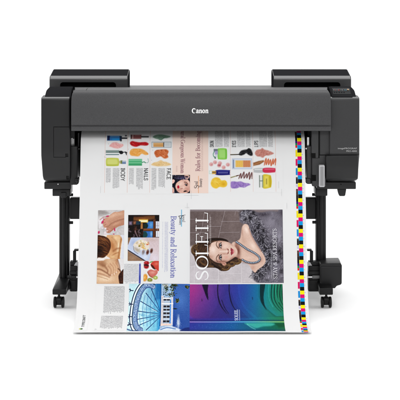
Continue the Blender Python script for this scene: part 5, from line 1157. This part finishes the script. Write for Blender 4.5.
# colour control strip along the right edge: blocks of equal length on the paper
def blocks(name, cells, parent, lift):
    """cells: (x0, x1 in photo pixels at row 180, arc from, arc to, colour)"""
    bm = bmesh.new(); lay = bm.loops.layers.float_color.new('ink')
    kr = float(k_of(180.0))
    for xa, xb, a0, a1, col in cells:
        a1 = min(a1, ARC[-1] - .0008)
        if a0 >= a1: continue
        n = 3; c4 = (*(lin(col) * INK_K), 1.0)
        rows = row_of_arc(np.linspace(a0, a1, n + 1))
        prev = None
        for r_ in rows:
            pr = [bm.verts.new(sheet_xyz((x - SHEET_MID) * PXM / kr, r_, lift)) for x in (xa, xb)]
            if prev:
                f = bm.faces.new((prev[0], pr[0], pr[1], prev[1]))
                for l in f.loops: l[lay] = c4
            prev = pr
    me = bpy.data.meshes.new(name); bm.to_mesh(me); bm.free(); me.materials.append(ink)
    o = bpy.data.objects.new(name, me); SC.collection.objects.link(o); o.parent = parent
    return o
YE, MA, CY, BK = (252, 236, 10), (226, 6, 116), (16, 156, 228), (14, 14, 16)
a164, a225 = float(arc_of_row(164.0)), float(arc_of_row(225.2))
per = (a225 - a164) / 4; cell = per / 4
cells, side, tiny = [], [], []
k = -14
while a164 + k * cell < ARC[-1]:
    a0 = a164 + k * cell
    cells.append((297.9, 302.05, a0, a0 + cell, (BK, YE, MA, CY)[k % 4]))
    if k % 4 in (1, 2, 3): tiny.append((302.3, 303.3, a0 + cell * .42, a0 + cell * .58, ((180, 170, 236), (140, 224, 232), (240, 196, 170))[k % 4 - 1]))
    k += 1
blocks('colour_bar', cells, sheet, .0005)
for t_ in tiny: blocks('register_tick', [t_], sheet, .0005)
big = per * 4
for n in range(-1, 4):
    o_ = float(arc_of_row(189.0)) + n * big; u = big / 61.4
    for f0, f1, col in ((0, 3.0, (92, 62, 48)), (3.0, 6.4, (66, 44, 36)), (6.4, 10.2, (22, 18, 20)), (10.2, 12.6, (16, 14, 18)), (12.6, 15.2, (26, 20, 120)), (15.2, 17.4, (14, 150, 60)), (17.4, 19.8, (230, 28, 34)),
                        (22.0, 28.8, (246, 226, 20)), (31.2, 38.0, (222, 16, 96)), (40.4, 47.4, (20, 142, 220)), (49.6, 51.2, (86, 66, 56)), (51.2, 56.2, (26, 24, 26)), (57.0, 59.6, (206, 200, 232))):
        side.append((295.95, 297.75, o_ + f0 * u, o_ + f1 * u, col))
blocks('control_strip', side, sheet, .0005)
# crop marks
cm = []
def cmark(xa, xb, ra, rb): cm.append((xa, xb, float(arc_of_row(ra)), float(arc_of_row(rb)), (196, 196, 198)))
cmark(191.2, 191.4, 190.5, 199); cmark(184, 198.6, 195.2, 195.4); cmark(286.4, 286.6, 203, 208.8); cmark(187.2, 187.4, 203, 208.6); cmark(185.0, 189.4, 207.4, 207.6)
cmark(281.4, 281.6, 189, 196); cmark(100.6, 100.8, 186, 193)
for n_, c_ in enumerate(cm): blocks('crop_mark', [c_], sheet, .0005 + .00005 * n_)

# ------------------------------------------------------------------ lettering on the machine
def outline_bm(shapes, extrude):
    """flat lettering from hand drawn outlines (holes included)"""
    c = bpy.data.curves.new('txt', 'CURVE'); c.dimensions = '2D'; c.fill_mode = 'BOTH'; c.extrude = extrude
    for pts in shapes:
        sp = c.splines.new('POLY'); sp.points.add(len(pts) - 1); sp.use_cyclic_u = True
        for p, q in zip(sp.points, pts): p.co = (q[0], q[1], 0, 1)
    o = bpy.data.objects.new('txt', c); SC.collection.objects.link(o); bpy.context.view_layer.update()
    me = bpy.data.meshes.new_from_object(o.evaluated_get(bpy.context.evaluated_depsgraph_get()))
    bm = bmesh.new(); bm.from_mesh(me)
    bpy.data.objects.remove(o); bpy.data.curves.remove(c); bpy.data.meshes.remove(me)
    return bm
def sh(pts, dx): return [(x + dx, y) for x, y in pts]
def nn(dx): return [sh([(.0, .0), (.0, .08), (.07, .12), (.07, .58), (.0, .62), (.0, .68), (.31, .74), (.31, .62), (.42, .72), (.58, .75), (.74, .68), (.78, .54), (.78, .12), (.85, .08), (.85, .0), (.49, .0), (.49, .08), (.54, .12), (.54, .52), (.48, .58), (.40, .56), (.31, .48), (.31, .12), (.36, .08), (.36, .0)], dx)]
CC = [arc(.60, .49, .60, .52, 38, 318, 30) + arc(.72, .47, .42, .40, 305, 108, 20) + [(.72, .86), (.86, .72), (.93, .58), (1.02, .92)]]
AA = [sh([(.06, .50), (.08, .64), (.24, .74), (.42, .75), (.62, .70), (.70, .56), (.70, .14), (.78, .08), (.78, .0), (.50, .0), (.46, .07), (.34, -.01), (.18, -.01), (.04, .06), (.0, .20), (.08, .34), (.26, .42), (.46, .45), (.46, .56), (.38, .63), (.28, .60), (.30, .50)], 1.20), sh([(.46, .36), (.30, .31), (.24, .21), (.30, .12), (.40, .13), (.46, .20)], 1.20)]
OO = [sh(arc(.40, .365, .41, .385, 0, 352, 24), 2.94), sh([(.40 + .15 * math.cos(R(t)) - .05 * math.sin(R(t)), .365 + .27 * math.sin(R(t))) for t in range(0, 360, 15)], 2.94)]
link('brand_lettering', fit_front(outline_bm(CC + AA + nn(2.04) + OO + nn(3.82), .0004), 191.8, 208.4, 108.2, 113.3, -.1217), M['white'], printer)
link('model_lettering', fit_front(text_bm('imagePROGRAF', .05, .0003), 337.9, 356.8, 147.6, 149.6, -.0753), M['dim'], printer)
link('model_lettering', fit_front(text_bm('PRO-4000', .05, .0003), 346.4, 356.8, 150.3, 151.9, -.0753), M['dim'], printer)
